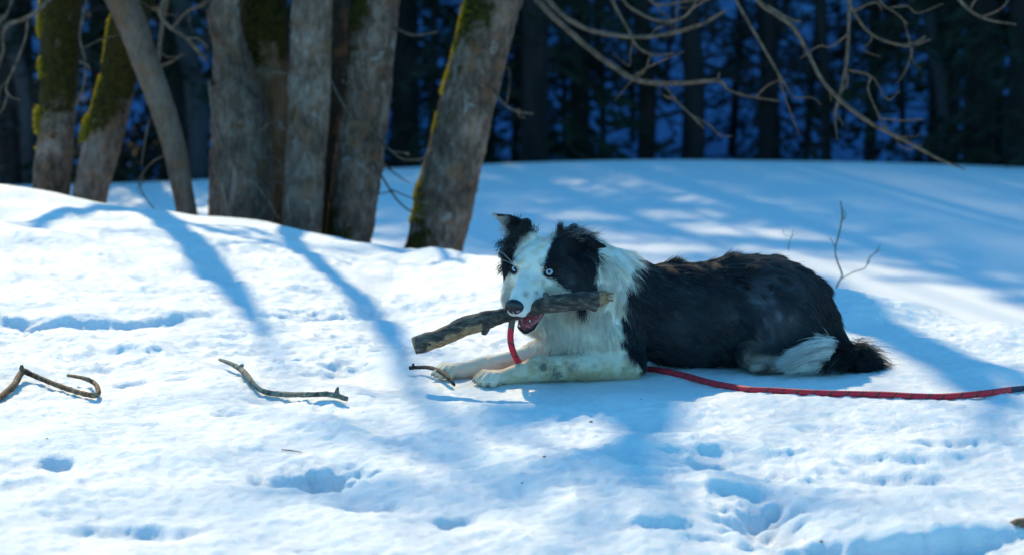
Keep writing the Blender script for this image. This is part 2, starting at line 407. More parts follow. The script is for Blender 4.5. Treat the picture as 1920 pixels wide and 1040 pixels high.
def branch(root, pts, radii, mat=None, name='branch', seed=0, sides=9):
    """pts are (px, py, Y) photo positions or world arrays"""
    ww = [P(*q) if len(q) == 3 and abs(q[0]) > 8 or isinstance(q, tuple) else np.asarray(q) for q in pts]
    o = tube(name, ww, [q * (.72 if q < .03 else 1) for q in radii], mat or twig_m, None, sides=sides, n=len(ww) * 9, rough=.0016, rfreq=70, seed=seed)
    adopt(o, root)
    if side_twigs and name == 'branch' and len(ww) >= 4:
        g = np.random.default_rng(900 + len(root.children)); path = catmull(ww, 40)
        for _ in range(2):
            k = g.integers(8, 38); p0 = path[k]
            if p0[2] > .85: continue
            d = (path[k+1] - path[k-1]) * 20; d /= np.linalg.norm(d) + 1e-9; d = d * .6 + g.normal(0, .55, 3) * [1, .5, 1]; L = g.uniform(.08, .24); q = d / np.linalg.norm(d) * L
            t = tube('side_twig', [p0, p0 + q * .35 + g.normal(0, .008, 3), p0 + q * .7 + g.normal(0, .014, 3), p0 + q + g.normal(0, .02, 3)], [.0028, .0024, .0019, .0010], twig_m, None, sides=6, n=14); adopt(t, root)
    return o

TA = near_tree('leftmost trunk of the near row, thickly mossed, with a grey lichen spot', [(92, 362), (104, 250), (112, 120), (116, 0)], 4.75, [35, 33, 36, 38],
    TREE_MATS['mossy'], [(S(255, 392, 4.7), .055), (S(335, 440, 4.65), .055), (S(400, 500, 4.6), .055), (S(455, 560, 4.6), .032), (S(500, 640, 4.6), .014), (S(560, 760, 4.6), .009)], 1, limbs=2, limb_len=.7)
TB = near_tree('mossy trunk leaning right with a pale lichen patch, second from the left', [(165, 380), (190, 270), (222, 150), (252, 0)], 4.65, [31, 36, 36, 37],
    TREE_MATS['mossy'], [(P(300, -200, 4.9), .05), (P(380, -500, 5.5), .045), (P(420, -900, 6.5), .03)], 2, limbs=1)
TC = near_tree('slender smooth grey trunk leaning left across the gap', [(352, 408), (322, 260), (270, 110), (228, 0)], 4.4, [20, 23, 27, 29],
    TREE_MATS['smooth'], [(P(130, -160, 4.4), .045), (P(20, -380, 4.6), .035), (P(-60, -620, 5), .02)], 3, rough=.003)
TD = near_tree('broad fluted grey trunk of the central clump, forking into stems', [(450, 420), (452, 330), (450, 230), (440, 150)], 4.55, [64, 62, 58, 42],
    TREE_MATS['grey'], [(P(428, 90, 4.55), .066), (P(420, 0, 4.5), .060), (P(470, -100, 4.5), .05), (S(540, 424, 4.45), .045), (S(625, 490, 4.4), .042), (S(700, 570, 4.35), .040), (S(745, 650, 4.3), .032), (S(775, 740, 4.3), .020), (S(850, 850, 4.4), .014), (S(930, 990, 4.4), .008)], 4,
    sides=44, rough=.012, flute=1.3)
st2 = stem('stem', [(500, 420), (498, 260), (497, 120), (497, 0)], 4.72, [58, 54, 48, 44], mat_bark('clump_moss_bark', .55, mossz=(.15, .50), side_=0.0, mlo=-.75, mhi=.75, st=.2, base=((.022, .014, .009), (.17, .10, .055), (.30, .20, .13))), None,
    [(P(500, -200, 5.0), .05), (P(520, -500, 5.6), .03)], seed=41, rough=.012, flute=1.4, sides=40); adopt(st2, TD)
TE = near_tree('straight rough grey trunk at the middle of the central clump', [(565, 432), (572, 300), (580, 150), (586, 0)], 4.4, [40, 38, 39, 40],
    TREE_MATS['grey'], [(P(600, -140, 4.5), .07), (P(640, -420, 4.9), .06), (P(700, -800, 5.5), .04)], 5, sides=48, rough=.009, n=150)
TF = near_tree('dark narrow mossy trunk wedged between two paler trunks', [(622, 440), (630, 300), (632, 150), (634, 0)], 4.75, [26, 24, 26, 28],
    TREE_MATS['dark'], [(P(640, -150, 4.9), .05), (P(660, -400, 5.2), .03)], 6)
TG = near_tree('right-hand trunk of the central clump, with a dark mossy foot', [(650, 448), (668, 320), (690, 150), (704, 0)], 4.5, [45, 46, 46, 46],
    TREE_MATS['edge'], [(P(735, -150, 4.5), .075), (S(1150, 500, 4.4), .060), (S(1205, 610, 4.35), .075), (S(1180, 720, 4.3), .125), (S(1205, 800, 4.3), .10), (S(1245, 885, 4.3), .012)], 7, limbs=2, limb_len=.5)
TH_ = near_tree('lone trunk leaning right with bright moss down its left edge, right of the clump', [(815, 466), (845, 330), (880, 180), (925, 0)], 4.45, [55, 55, 52, 52],
    TREE_MATS['edge'], [(P(975, -170, 4.5), .085), (S(1440, 520, 4.4), .075), (S(1550, 590, 4.4), .10), (S(1640, 655, 4.4), .11), (S(1760, 700, 4.4), .09), (S(1900, 800, 4.4), .05)], 8, limbs=2, limb_len=.7)
for k_, (pts_, r_) in enumerate([([(1230, 820), (1215, 900), (1170, 965), (1120, 1040)], .030), ([(1215, 850), (1130, 905), (1040, 930), (960, 1000)], .030), ([(1200, 800), (1060, 830), (930, 850), (860, 900)], .016), ([(1215, 880), (1260, 960), (1270, 1040)], .022)]):
    o_ = tube('branch', [S(a, b, 4.3) for a, b in pts_], [r_, r_, r_ * .8, r_ * .4][:max(2, len(pts_))], twig_m, None, sides=9, n=30, rough=.003, rfreq=40); adopt(o_, TG)  # unseen boughs added to shade the foreground snow
g_ = np.random.default_rng(77)
for (a, b) in ((870, 850), (940, 900), (1010, 960), (1080, 900), (1120, 1000), (1180, 950), (900, 980), (1230, 900), (1000, 860), (1150, 870)):
    V_, F_ = merge(twiggy(g_, S(a, b, 4.9 + g_.uniform(-.4, .6)), (g_.normal(), g_.normal() * .5, g_.normal()), .75, .015, 2)); o_ = make_mesh('twigs', V_, F_, twig_m); o_['kind'] = 'stuff'; adopt(o_, TG)  # unseen twig sprays added to soften the foreground shade
# boughs and twigs that hang into the picture
Yb = 4.2
branch(TH_, [P(940, -120, 4.45), P(1000, -10, Yb), P(1080, 70, Yb), P(1150, 125, Yb), P(1200, 152, Yb), P(1270, 157, Yb), P(1345, 152, Yb), P(1365, 168, Yb), P(1400, 180, Yb), P(1462, 190, Yb)],
       [.020, .016, .013, .013, .012, .009, .008, .006, .005, .003], seed=1)
branch(TH_, [P(1343, 156, Yb), P(1347, 145, Yb), P(1349, 136, Yb)], [.005, .004, .003])
branch(TH_, [P(930, -160, 4.45), P(1020, -10, Yb - .1), P(1090, 50, Yb - .1), P(1170, 68, Yb - .1), P(1240, 66, Yb - .1), P(1310, 48, Yb - .1), P(1362, 20, Yb - .1)], [.016, .013, .011, .010, .009, .008, .005], seed=2)
branch(TH_, [P(1130, -60, Yb), P(1150, 5, Yb), P(1175, 50, Yb), P(1195, 88, Yb), P(1230, 104, Yb), P(1265, 100, Yb)], [.010, .008, .007, .006, .005, .003], seed=3)
branch(TH_, [P(1150, -40, Yb - .3), P(1175, 8, Yb - .3), P(1230, 38, Yb - .3), P(1275, 36, Yb - .3), P(1300, 12, Yb - .3), P(1312, -20, Yb - .3)], [.009, .008, .007, .006, .005, .004], seed=4)
branch(TH_, [P(1200, -30, Yb), P(1230, 8, Yb), P(1290, 2, Yb), P(1360, -6, Yb)], [.007, .006, .005, .004], seed=5)
branch(TH_, [P(1245, 160, Yb), P(1270, 190, Yb), P(1300, 220, Yb), P(1320, 240, Yb)], [.004, .0045, .005, .003], seed=6)
branch(TH_, [P(1365, -30, 3.9), P(1385, 10, 3.9), P(1420, 70, 3.9), P(1455, 130, 3.9), P(1482, 175, 3.9)], [.008, .007, .007, .006, .003], seed=7)
branch(TH_, [P(1380, -60, 3.6), P(1425, 5, 3.6), P(1460, 30, 3.6), P(1488, 52, 3.6), P(1515, 100, 3.6), P(1545, 155, 3.6), P(1590, 200, 3.6), P(1640, 235, 3.6), P(1700, 265, 3.6), P(1760, 298, 3.6), P(1810, 318, 3.6)],
       [.013, .012, .011, .010, .009, .009, .010, .009, .008, .006, .003], seed=8)
branch(TH_, [P(1440, 12, 3.6), P(1480, 36, 3.6), P(1502, 40, 3.6)], [.008, .007, .004])
branch(TH_, [P(1592, -60, 3.7), P(1592, 30, 3.7), P(1588, 110, 3.7), P(1576, 175, 3.65), P(1566, 215, 3.65), P(1570, 262, 3.65)], [.009, .008, .008, .007, .006, .003], seed=9)
branch(TH_, [P(1592, 132, 3.7), P(1630, 142, 3.7), P(1628, 170, 3.7), P(1650, 222, 3.7), P(1665, 250, 3.7)], [.005, .005, .004, .004, .002], seed=10)
branch(TH_, [P(1655, 222, 3.65), P(1690, 226, 3.65), P(1730, 224, 3.65)], [.004, .004, .003])
branch(TH_, [P(1570, 215, 3.65), P(1582, 235, 3.65)], [.003, .002])
branch(TH_, [P(1570, -40, 3.9), P(1605, 30, 3.9), P(1640, 68, 3.9), P(1700, 86, 3.9), P(1746, 74, 3.9)], [.008, .007, .006, .006, .003], seed=11)
branch(TH_, [P(1690, 86, 3.9), P(1720, 78, 3.9), P(1735, 68, 3.9)], [.004, .004, .003])
branch(TH_, [P(1630, -30, 4.0), P(1655, 8, 4.0), P(1680, 25, 4.0), P(1702, 45, 4.0)], [.006, .005, .004, .003], seed=12)
branch(TH_, [P(1600, 22, 3.9), P(1640, 5, 3.9), P(1655, 20, 3.9)], [.005, .004, .003])
branch(TH_, [P(1770, -40, 3.8), P(1810, 12, 3.8), P(1850, 36, 3.8), P(1905, 46, 3.8)], [.008, .007, .006, .003], seed=13)
branch(TH_, [P(925, 165, 4.4), P(940, 190, 4.3), P(965, 208, 4.3), P(1000, 214, 4.3)], [.006, .006, .005, .003], seed=14)
branch(TH_, [P(965, 206, 4.3), P(985, 222, 4.3)], [.004, .002])
branch(TG, [P(700, 250, 4.5), P(730, 280, 4.3), P(760, 300, 4.3), P(800, 296, 4.3)], [.006, .005, .004, .002], seed=15)
branch(TG, [P(698, 300, 4.5), P(715, 330, 4.25), P(745, 375, 4.2), P(775, 400, 4.2), P(800, 412, 4.2)], [.006, .006, .005, .004, .003], seed=16)
branch(TG, [P(710, 300, 4.3), P(740, 325, 4.3), P(770, 345, 4.3)], [.005, .004, .002])
branch(TG, [P(735, 50, 4.5), P(775, 66, 4.3), P(820, 60, 4.3)], [.008, .006, .003])
branch(TE, [P(620, 150, 4.3), P(640, 190, 4.2), P(662, 225, 4.2), P(672, 258, 4.2)], [.006, .005, .004, .003], seed=17)
branch(TD, [P(385, 112, 4.3), P(350, 72, 4.2), P(315, 48, 4.2), P(300, 20, 4.2), P(325, -30, 4.2)], [.010, .009, .009, .010, .010], seed=18)
branch(TD, [P(390, 90, 4.3), P(370, 72, 4.2), P(345, 74, 4.2)], [.006, .005, .004])
branch(TD, [P(392, 150, 4.3), P(402, 220, 4.28), P(430, 290, 4.25), P(470, 335, 4.25), P(500, 372, 4.25), P(522, 410, 4.25)], [.008, .009, .008, .006, .005, .004], seed=19)
branch(TD, [P(425, 170, 4.28), P(432, 250, 4.26), P(440, 330, 4.26), P(428, 410, 4.26)], [.008, .009, .011, .013], seed=20, mat=TREE_MATS['grey'])
branch(TD, [P(405, 260, 4.3), P(412, 330, 4.28), P(425, 380, 4.28), P(432, 430, 4.28)], [.006, .008, .010, .012], seed=21, mat=TREE_MATS['grey'])
branch(TD, [P(500, 130, 4.4), P(520, 136, 4.3), P(545, 138, 4.3)], [.006, .005, .003])
branch(TD, [P(505, 345, 4.4), P(525, 342, 4.3), P(560, 346, 4.25)], [.004, .004, .002])
branch(TC, [P(280, 225, 4.4), P(272, 265, 4.4), P(265, 310, 4.4)], [.005, .005, .003], seed=22)
branch(TC, [P(310, 290, 4.4), P(285, 305, 4.4), P(268, 325, 4.4), P(255, 342, 4.4)], [.004, .004, .004, .002], seed=23)
branch(TC, [P(295, 120, 4.6), P(300, 85, 4.6), P(305, 40, 4.6), P(318, -20, 4.6)], [.012, .013, .012, .010], mat=TREE_MATS['grey'], seed=24)
branch(TC, [P(300, 125, 4.6), P(325, 115, 4.5), P(342, 102, 4.5)], [.006, .005, .003])
branch(TC, [P(325, 50, 4.6), P(352, 22, 4.5), P(380, 12, 4.5), P(410, -10, 4.5)], [.007, .006, .005, .004])
branch(TA, [P(170, -30, 4.5), P(158, 20, 4.45), P(150, 70, 4.45), P(160, 115, 4.45), P(156, 165, 4.45), P(140, 205, 4.45), P(135, 225, 4.45)], [.007, .007, .006, .007, .006, .005, .003], seed=25)
branch(TA, [P(150, 115, 4.45), P(164, 122, 4.4), P(168, 132, 4.4)], [.006, .006, .004])
branch(TA, [P(125, -40, 4.3), P(85, 8, 4.2), P(50, 34, 4.2), P(15, 48, 4.2), P(5, 70, 4.2), P(6, 95, 4.2), P(-4, 130, 4.2)], [.011, .010, .009, .009, .008, .007, .006], seed=26)
branch(TA, [P(52, 34, 4.2), P(48, 70, 4.2), P(30, 120, 4.2), P(12, 160, 4.2), P(18, 180, 4.2), P(38, 188, 4.2)], [.006, .006, .006, .006, .005, .003], seed=27)
branch(TA, [P(30, -20, 4.6), P(10, 30, 4.5), P(-30, 55, 4.5)], [.008, .007, .006])

# moss fuzz on the left edges, coloured bright yellow for a sunlit rim
def moss_strip(root, px_pts, Y, rads, n, seed, lo=.0, hi=1.0):
    rng = np.random.default_rng(seed); path = catmull([P(a, b, Y) for a, b in px_pts], 1500); r = np.interp(np.linspace(0, 1, 1500), np.linspace(0, 1, len(rads)), rads) * (Y + DC) / F_PX
    u = rng.uniform(lo, hi, n * 3); clump = noise(np.stack([u * 14, u * 0, u * 0 + seed], 1), seed) + .35
    u = u[rng.uniform(0, 1, len(u)) < sstep(-.2, .5, clump)][:n]
    k = (u * 1499).astype(int); a = rng.normal(math.pi * .93, .42, len(u))
    d = np.stack([np.cos(a), -np.sin(a) * -1, rng.normal(.15, .25, len(u))], 1)
    root_p = path[k] + np.stack([np.cos(a), np.sin(a), a * 0], 1) * (r[k] * .97)[:, None]
    L = rng.uniform(.008, .024, len(u)) * (.5 + .7 * sstep(-.2, .8, noise(root_p * 14, 3)))
    d = d + rng.normal(0, .35, d.shape); d /= np.linalg.norm(d, axis=1, keepdims=True)
    pos = root_p[:, None, :] + d[:, None, :] * L[:, None, None] * np.array([-.3, .5, 1])[None, :, None]
    rad = np.tile([.0014, .0012, .0006], (len(u), 1)); c = np.array([.30, .25, .012]) * rng.uniform(.5, 1.2, (len(u), 1, 1)) * np.ones((1, 3, 1))
    o = curves('moss', pos, rad, moss_m, c); adopt(o, root); o['kind'] = 'stuff'; return o
moss_m = mat_fur('moss_fuzz', .55, .02)
moss_strip(TA, [(92, 362), (104, 250), (112, 120), (116, 0)], 4.75, [35, 33, 36, 38], 7000, 3, .25)
moss_strip(TB, [(165, 380), (190, 270), (222, 150), (252, 0)], 4.65, [31, 36, 36, 37], 5000, 4, .35)
moss_strip(TH_, [(815, 466), (845, 330), (880, 180), (925, 0)], 4.45, [55, 55, 52, 52], 9000, 5, .12)

# ------------------------------------------------------------------ saplings and stalks poking out of the snow behind the dog
sap_m = mat_simple('sapling_bark', [(.35, (.05, .08, .09)), (.65, (.12, .18, .20))], 30, .6, .3, .001)
def sapling(label, lines, Y, mat, group=None):
    b = P(*lines[0][0][:2], Y); r = empty('sapling', b); tag(r, label, 'sapling', group)
    for i, (pts, rad) in enumerate([(l, q) for l, q in zip(lines[::2], lines[1::2])]):
        o = tube('stem' if i == 0 else 'twig', [P(a, b_, Y) for a, b_ in pts], [q * (.8 if i == 0 else .6) for q in rad], mat, None, sides=7, n=len(pts) * 6); adopt(o, r)
    return r
sapling('thin upright bare sapling in the snow behind the dog\'s rump', [
    [(1566, 545), (1573, 528), (1579, 515), (1570, 490), (1566, 468), (1573, 440), (1578, 415), (1580, 405), (1576, 376)], [.0035, .0035, .0035, .003, .003, .003, .0035, .0045, .0015],
    [(1567, 465), (1560, 452), (1555, 445)], [.002, .002, .0015], [(1579, 415), (1586, 405), (1583, 392)], [.002, .003, .001]], 2.2, sap_m)
sapling('low bent twig with forked tips beside the upright sapling', [
    [(1578, 522), (1600, 510), (1622, 502), (1630, 485), (1645, 470), (1650, 458)], [.002, .002, .002, .002, .002, .001],
    [(1628, 495), (1632, 478)], [.0018, .001], [(1640, 474), (1655, 468)], [.0018, .001]], 2.4, sap_m)
sapling('tiny dry stalk just showing above the middle of the dog\'s back', [
    [(1478, 470), (1480, 455), (1484, 444), (1488, 430)], [.002, .002, .0015, .001], [(1484, 444), (1470, 440), (1468, 430)], [.0015, .0015, .001],
    [(1484, 444), (1496, 438)], [.0015, .001]], 2.6, sap_m)

# ------------------------------------------------------------------ forest behind
rng = np.random.default_rng(7)
needle_m = mat_simple('spruce_needles', [(.3, (.004, .008, .004)), (.7, (.012, .020, .009))], 3, .7, 0)
dark_bark = mat_simple('forest_bark', [(.3, (.008, .007, .007)), (.7, (.030, .024, .024))], 8, .9, .6, .03, (1, 1, .2))
red_bark = mat_simple('reddish_forest_bark', [(.3, (.020, .011, .012)), (.7, (.07, .038, .036))], 8, .9, .6, .03, (1, 1, .2))
pale_bark = mat_simple('pale_forest_bark', [(.3, (.025, .025, .03)), (.7, (.07, .066, .07))], 8, .9, .6, .03, (1, 1, .2))
def spruce_crown(rng, h, low, spread, n_br, n_need):
    V, T = [], []
    for i in range(n_br):
        z = low + (h - low) * (rng.uniform(0, 1) ** 1.5); L = spread * (1 - (z - low) / (h - low + .01)) ** .8 * rng.uniform(.6, 1.15) + .15
        a = rng.uniform(0, 2*math.pi); dirv = np.array([math.cos(a), math.sin(a), -.25 - .2 * rng.uniform()])
        t = rng.uniform(.12, 1, n_need) ** .8
        c = np.array([0, 0, z]) + dirv * (t * L)[:, None]; c[:, 2] -= (t ** 2) * L * .18
        side = np.array([-math.sin(a), math.cos(a), 0]); w = (1.05 - t) * L * .34 + .05
        c = c + side * (rng.uniform(-1, 1, n_need) * w)[:, None]; c[:, 2] -= rng.uniform(0, .12, n_need)
        s = rng.uniform(.035, .085, n_need)[:, None]
        d1 = dirv + rng.normal(0, .5, (n_need, 3)); d2 = rng.normal(0, 1, (n_need, 3)) * .35 + [0, 0, -.25]
        a0, a1, a2 = c - d1 * s, c + d1 * s, c + d2 * s
        o = len(V) * 3 * 0
        V.append(np.stack([a0, a1, a2], 1).reshape(-1, 3))
    V = np.vstack(V); T = np.arange(len(V)).reshape(-1, 3); return V, T
def spruce_proto(seed, h, low, spread, n_br, n_need):
    r_ = np.random.default_rng(seed); root = empty('spruce_tree', (0, 0, 0))
    tube('trunk', [(0, 0, -.6), (.02, 0, h * .3), (0, .03, h * .7), (0, 0, h)], [.12, .10, .06, .01], dark_bark, root, sides=9, n=14)
    V, T = spruce_crown(r_, h, low, spread, n_br, n_need); make_mesh('crown', V, T, needle_m, root, smooth=False)
    return root
def copy_tree(o, parent=None):
    c = o.copy(); SC.collection.objects.link(c); c.parent = parent
    for ch in o.children: copy_tree(ch, c)
    return c
protos = [spruce_proto(21, 7.5, .15, 1.35, 110, 46), spruce_proto(22, 8.5, .5, 1.6, 110, 46), spruce_proto(23, 6.5, .05, 1.2, 95, 46)]
used = [False] * 3
SPR = [ # px at the foot, y, proto, scale, label
 (1000, 16.2, 0, 1.0, 'dark spruce with drooping low boughs just right of the lone leaning trunk'),
 (1085, 17.4, 2, .8, 'small spruce whose low boughs touch the field edge left of the reddish trunk'),
 (905, 18.5, 1, 1.0, 'spruce partly hidden behind the lone leaning trunk'),
 (760, 17.0, 0, 1.05, 'dark spruce filling the gap between clump and lone trunk'),
 (660, 19.5, 2, 1.2, 'spruce behind the right trunk of the clump'),
 (330, 16.0, 2, 1.15, 'dark spruce seen in the gap beside the slender leaning trunk'),
 (480, 18.0, 1, 1.1, 'spruce behind the broad fluted trunk'),
 (200, 16.5, 0, 1.2, 'dark spruce between the two mossy leaning trunks'),
 (30, 16.0, 2, 1.3, 'dark spruce at the left border behind the first mossy trunk'),
 (-160, 18, 1, 1.2, 'spruce beyond the left border of the picture'),
 (1840, 16.4, 1, 1.15, 'large dark spruce at the right border of the forest edge'),
 (1920, 15.6, 0, 1.25, 'nearest dark spruce at the right-hand corner'),
 (1770, 18.2, 2, 1.2, 'spruce just left of the dark mass at the right border'),
 (2060, 17.5, 2, 1.3, 'spruce past the right border of the picture'),
 (1440, 19.6, 2, .75, 'low spruce between dark trunks, right of centre'),
 (1545, 25, 1, .8, 'farthest spruce up the slope under the hanging twigs')]
for px, y, k, s, lab in SPR:
    x = (px - 960) / F_PX * (y + DC); z = float(macro(np.array([x]), np.array([float(y)]))[0])
    o = protos[k] if not used[k] else copy_tree(protos[k]); used[k] = True
    o.location = (x, y, z); o.rotation_euler[2] = px * .37; o.scale = (s, s, s); tag(o, lab, 'tree', 'spruces along the forest edge')
# unseen spruces added on the ridge: they break the ridge's shadow on the field
for i in range(56):
    x = rng.uniform(-10, 11); y = rng.uniform(44, 51); k = i % 3
    o = copy_tree(protos[k]); z = float(macro(np.array([x]), np.array([y]))[0]); s = rng.uniform(.6, 1.15) * (.85 if x < -6 else 1)
    o.location = (x, y, z); o.rotation_euler[2] = i * 1.3; o.scale = (s, s, s); tag(o, 'unseen spruce on the ridge, added to break up its shadow', 'tree', 'unseen ridge spruces added for their shadows')
def forest_tree(px0, px1, w, y, mat, label, h=9.0, group='bare trunks in the forest'):
    dist = y + DC; x0 = (px0 - 960) / F_PX * dist; x1 = (px1 - 960) / F_PX * dist; z0 = float(macro(np.array([x0]), np.array([float(y)]))[0])
    top = HC - dist * .031; sl_ = (x1 - x0) / (top - z0); r = w * .5 * dist / F_PX
    root = empty('tree', (x0, y, z0)); tag(root, label, 'tree', group)
    o = tube('trunk', [(0, 0, -.5), (sl_ * (top - z0) * .5 + r * .4, 0, (top - z0) * .5), (sl_ * (top - z0), 0, top - z0), (sl_ * (top - z0) * 1.8, 0, h * .5), (sl_ * (top - z0) * 2, .2, h)], [r * 1.1, r, r * .95, r * .7, r * .2], mat, root, sides=10, n=26, rough=.01, rfreq=9, seed=int(px0))
    g = np.random.default_rng(int(px0 * 3 + y)); parts = []
    for i in range(10):
        zz = g.uniform(.30, 1.0) * (top - z0) if i < 8 else g.uniform(2.5, h * .8); a = g.uniform(-1, 1)
        d = np.array([g.choice([-1, 1]) * g.uniform(.5, 1), a * .5, g.uniform(-.5, .9)])
        twiggy(g, (sl_ * zz, 0, zz), d, g.uniform(.4, 1.3), r * .16 + .005, 1, parts)
    V, Fq = merge(parts); make_mesh('twigs', V, Fq, mat, root)['kind'] = 'stuff'; return root
FT = [(1212, 1200, 34, 17.5, red_bark, 'reddish trunk standing at the field edge, right of the low spruces'),
 (1135, 1118, 13, 18.5, dark_bark, 'thin dark trunk left of the reddish one'), (1190, 1172, 12, 21, dark_bark, 'thin crooked trunk close behind the reddish one'),
 (1295, 1292, 42, 16.8, dark_bark, 'thick nearly black trunk right of the reddish one'), (1368, 1388, 16, 20, dark_bark, 'slim dark trunk a little right of the thick black one'),
 (1432, 1440, 36, 17.2, dark_bark, 'thick dark trunk below the end of the long bough'), (1460, 1425, 22, 19, dark_bark, 'dark trunk leaning left beside the thick dark one'),
 (1505, 1532, 14, 19, dark_bark, 'slim trunk between the two hanging boughs'), (1552, 1538, 20, 16.5, dark_bark, 'dark trunk behind the upright hanging twig'),
 (1585, 1570, 10, 22, pale_bark, 'pale thin trunk deep among the trees, right of centre'), (1625, 1640, 24, 18, dark_bark, 'dark trunk behind the right-hand hanging twigs'),
 (1700, 1672, 12, 21, dark_bark, 'slim trunk left of the grey leaning one'), (1785, 1738, 26, 16.6, pale_bark, 'grey trunk leaning left near the right-hand spruces'),
 (1400, 1470, 14, 22, pale_bark, 'pale leaning stem deep in the forest, centre right'), (1240, 1262, 9, 23, dark_bark, 'very thin trunk deep in the wood behind the curved bough'),
 (1668, 1700, 9, 24, pale_bark, 'faint thin trunk far up the slope on the right'), (1340, 1325, 10, 24, pale_bark, 'faint thin trunk far up the slope near the middle'),
 (735, 745, 20, 19, dark_bark, 'dark trunk in the gap right of the clump'), (800, 815, 18, 17.5, pale_bark, 'blue-grey trunk just left of the lone leaning trunk'),
 (60, 20, 30, 15.8, pale_bark, 'grey trunk leaning left behind the leftmost mossy trunk'), (372, 345, 40, 15.7, pale_bark, 'broad shaded grey trunk beside the clump'),
 (300, 310, 14, 18, dark_bark, 'thin dark trunk behind the slender leaning trunk'), (1060, 1050, 12, 20, dark_bark, 'thin dark trunk among the low spruces'),
 (960, 975, 14, 19, dark_bark, 'thin dark trunk right behind the lone leaning trunk'), (1865, 1870, 22, 19, dark_bark, 'dark trunk inside the right-hand spruces'),
 (1105, 1128, 8, 24, pale_bark, 'faint thin trunk up the slope left of the reddish trunk'), (1480, 1500, 8, 26, pale_bark, 'faint thin trunk far up the slope, centre right'),
 (1740, 1752, 10, 23, dark_bark, 'thin trunk far back by the grey leaning one')]
for f in FT: forest_tree(*f)

# ------------------------------------------------------------------ twigs lying on the snow
def bark_stick(name, v_f, mat, parent=None): return make_mesh(name, v_f[0], v_f[1], mat, parent)
lichen_m = NM('lichen_twig_bark'); v = lichen_m.obj()
lichen_m.L(lichen_m.ramp(lichen_m.noise(v, 75, 5, .7), [(.35, (.045, .035, .028)), (.48, (.14, .12, .09)), (.6, (.27, .29, .22)), (.7, (.33, .22, .13))]), lichen_m.b.inputs['Base Color'])
lichen_m.b.inputs['Roughness'].default_value = .85; lichen_m.L(lichen_m.bump(lichen_m.noise(v, 160, 4, .7), .9, .003), lichen_m.b.inputs['Normal']); lichen_m = lichen_m.m
brown_m = mat_simple('brown_twig_bark', [(.35, (.06, .03, .018)), (.55, (.20, .11, .06)), (.7, (.36, .27, .19))], 90, .8, .8, .002)
def ground_twig(pts, lifts, rad, **k):
    w = [G(a, b, l) for (a, b), l in zip(pts, lifts)]
    return w, tube_data(w, rad, **k)
w1, d1 = ground_twig([(412, 690), (430, 694), (450, 702), (462, 712), (475, 728), (495, 741), (530, 747), (575, 749), (610, 748), (632, 750), (650, 757)],
    [.018, .015, .012, .010, .009, .008, .009, .010, .010, .009, .010], [.003, .0042, .0056, .0068, .0056, .0050, .0053, .0050, .0052, .0055, .0046], sides=12, n=90, rough=.0022, rfreq=110, seed=5)
k1 = tube_data([w1[9], w1[9] + [0, 0, .008], w1[9] + [.002, 0, .016]], [.006, .0045, .002], sides=8, n=8, rough=.001, rfreq=200)
k2 = tube_data([w1[2], w1[2] + [.006, -.004, .009]], [.007, .003], sides=8, n=6, rough=.001, rfreq=200)
V, Fq = merge([d1, k1, k2]); o = make_mesh('twig', V, Fq, lichen_m); tag(o, 'curved lichen-covered twig lying alone on the sunlit snow left of the dog', 'twig')
w2, d2 = ground_twig([(-30, 775), (0, 752), (25, 733), (42, 712), (60, 716), (90, 726), (130, 739), (165, 747), (182, 749), (184, 742), (176, 732), (155, 725), (128, 722)],
    [.008, .008, .010, .016, .015, .012, .010, .008, .010, .014, .016, .018, .020], [.006, .0065, .0065, .0065, .0055, .005, .005, .005, .0055, .005, .0045, .004, .003], sides=12, n=100, rough=.0018, rfreq=110, seed=6)
k3 = tube_data([w2[3], w2[3] + [-.001, 0, .014]], [.007, .003], sides=8, n=6, rough=.001, rfreq=200)
k4 = tube_data([w2[10], w2[10] + [-.012, 0, .008], w2[10] + [-.02, 0, .006]], [.004, .003, .002], sides=8, n=6)
V, Fq = merge([d2, k3, k4]); o = make_mesh('twig', V, Fq, brown_m); tag(o, 'brown angular twig bent back on itself at the left border of the snow', 'twig')
w3, d3 = ground_twig([(768, 700), (785, 701), (803, 705), (822, 713), (840, 722), (852, 729)], [.012, .014, .018, .020, .016, .008], [.004, .004, .004, .005, .0045, .003], sides=10, n=40, rough=.002, rfreq=150, seed=7)
k5 = tube_data([w3[0] + [.006, 0, 0], w3[0] + [.008, 0, .009]], [.0035, .002], sides=7, n=5)
V, Fq = merge([d3, k5]); o = make_mesh('twig', V, Fq, mat_simple('dark_twig_bark', [(.35, (.02, .016, .014)), (.65, (.10, .075, .055))], 90, .8, .8, .002)); tag(o, 'short dark twig poking out from under the dog\'s far paw', 'twig')
o = tube('needle', [G(528, 844, .002), G(545, 847, .003), G(566, 849, .002)], [.0008, .0012, .0006], brown_m, sides=6, n=12); tag(o, 'thin reddish conifer needle on the snow below the curved twig', 'needle')
rg = np.random.default_rng(3)
def clod(px, py, r, name, label, cat, mat, sq=.6, seed=1):
    c = G(px, py, r * sq * .4); u, vv = np.meshgrid(np.linspace(0, 2*np.pi, 14, endpoint=False), np.linspace(0, np.pi, 9)); 
    d = np.stack([np.cos(u)*np.sin(vv), np.sin(u)*np.sin(vv), np.cos(vv)], -1).reshape(-1, 3); s = d * (1 + .35 * noise(d * 2.2 + seed, seed))[:, None] * [r, r * .8, r * sq]
    i, j = np.meshgrid(np.arange(8), np.arange(14), indexing='ij'); j2 = (j + 1) % 14
    Q = np.stack([i*14+j, (i+1)*14+j, (i+1)*14+j2, i*14+j2], -1).reshape(-1, 4)
    o = make_mesh(name, s + c, Q, mat); tag(o, label, cat); return o
clod(1914, 984, .014, 'dead_leaf', 'crumpled brown dead leaf at the lower right corner of the snow', 'leaf', brown_m, .6, 2)
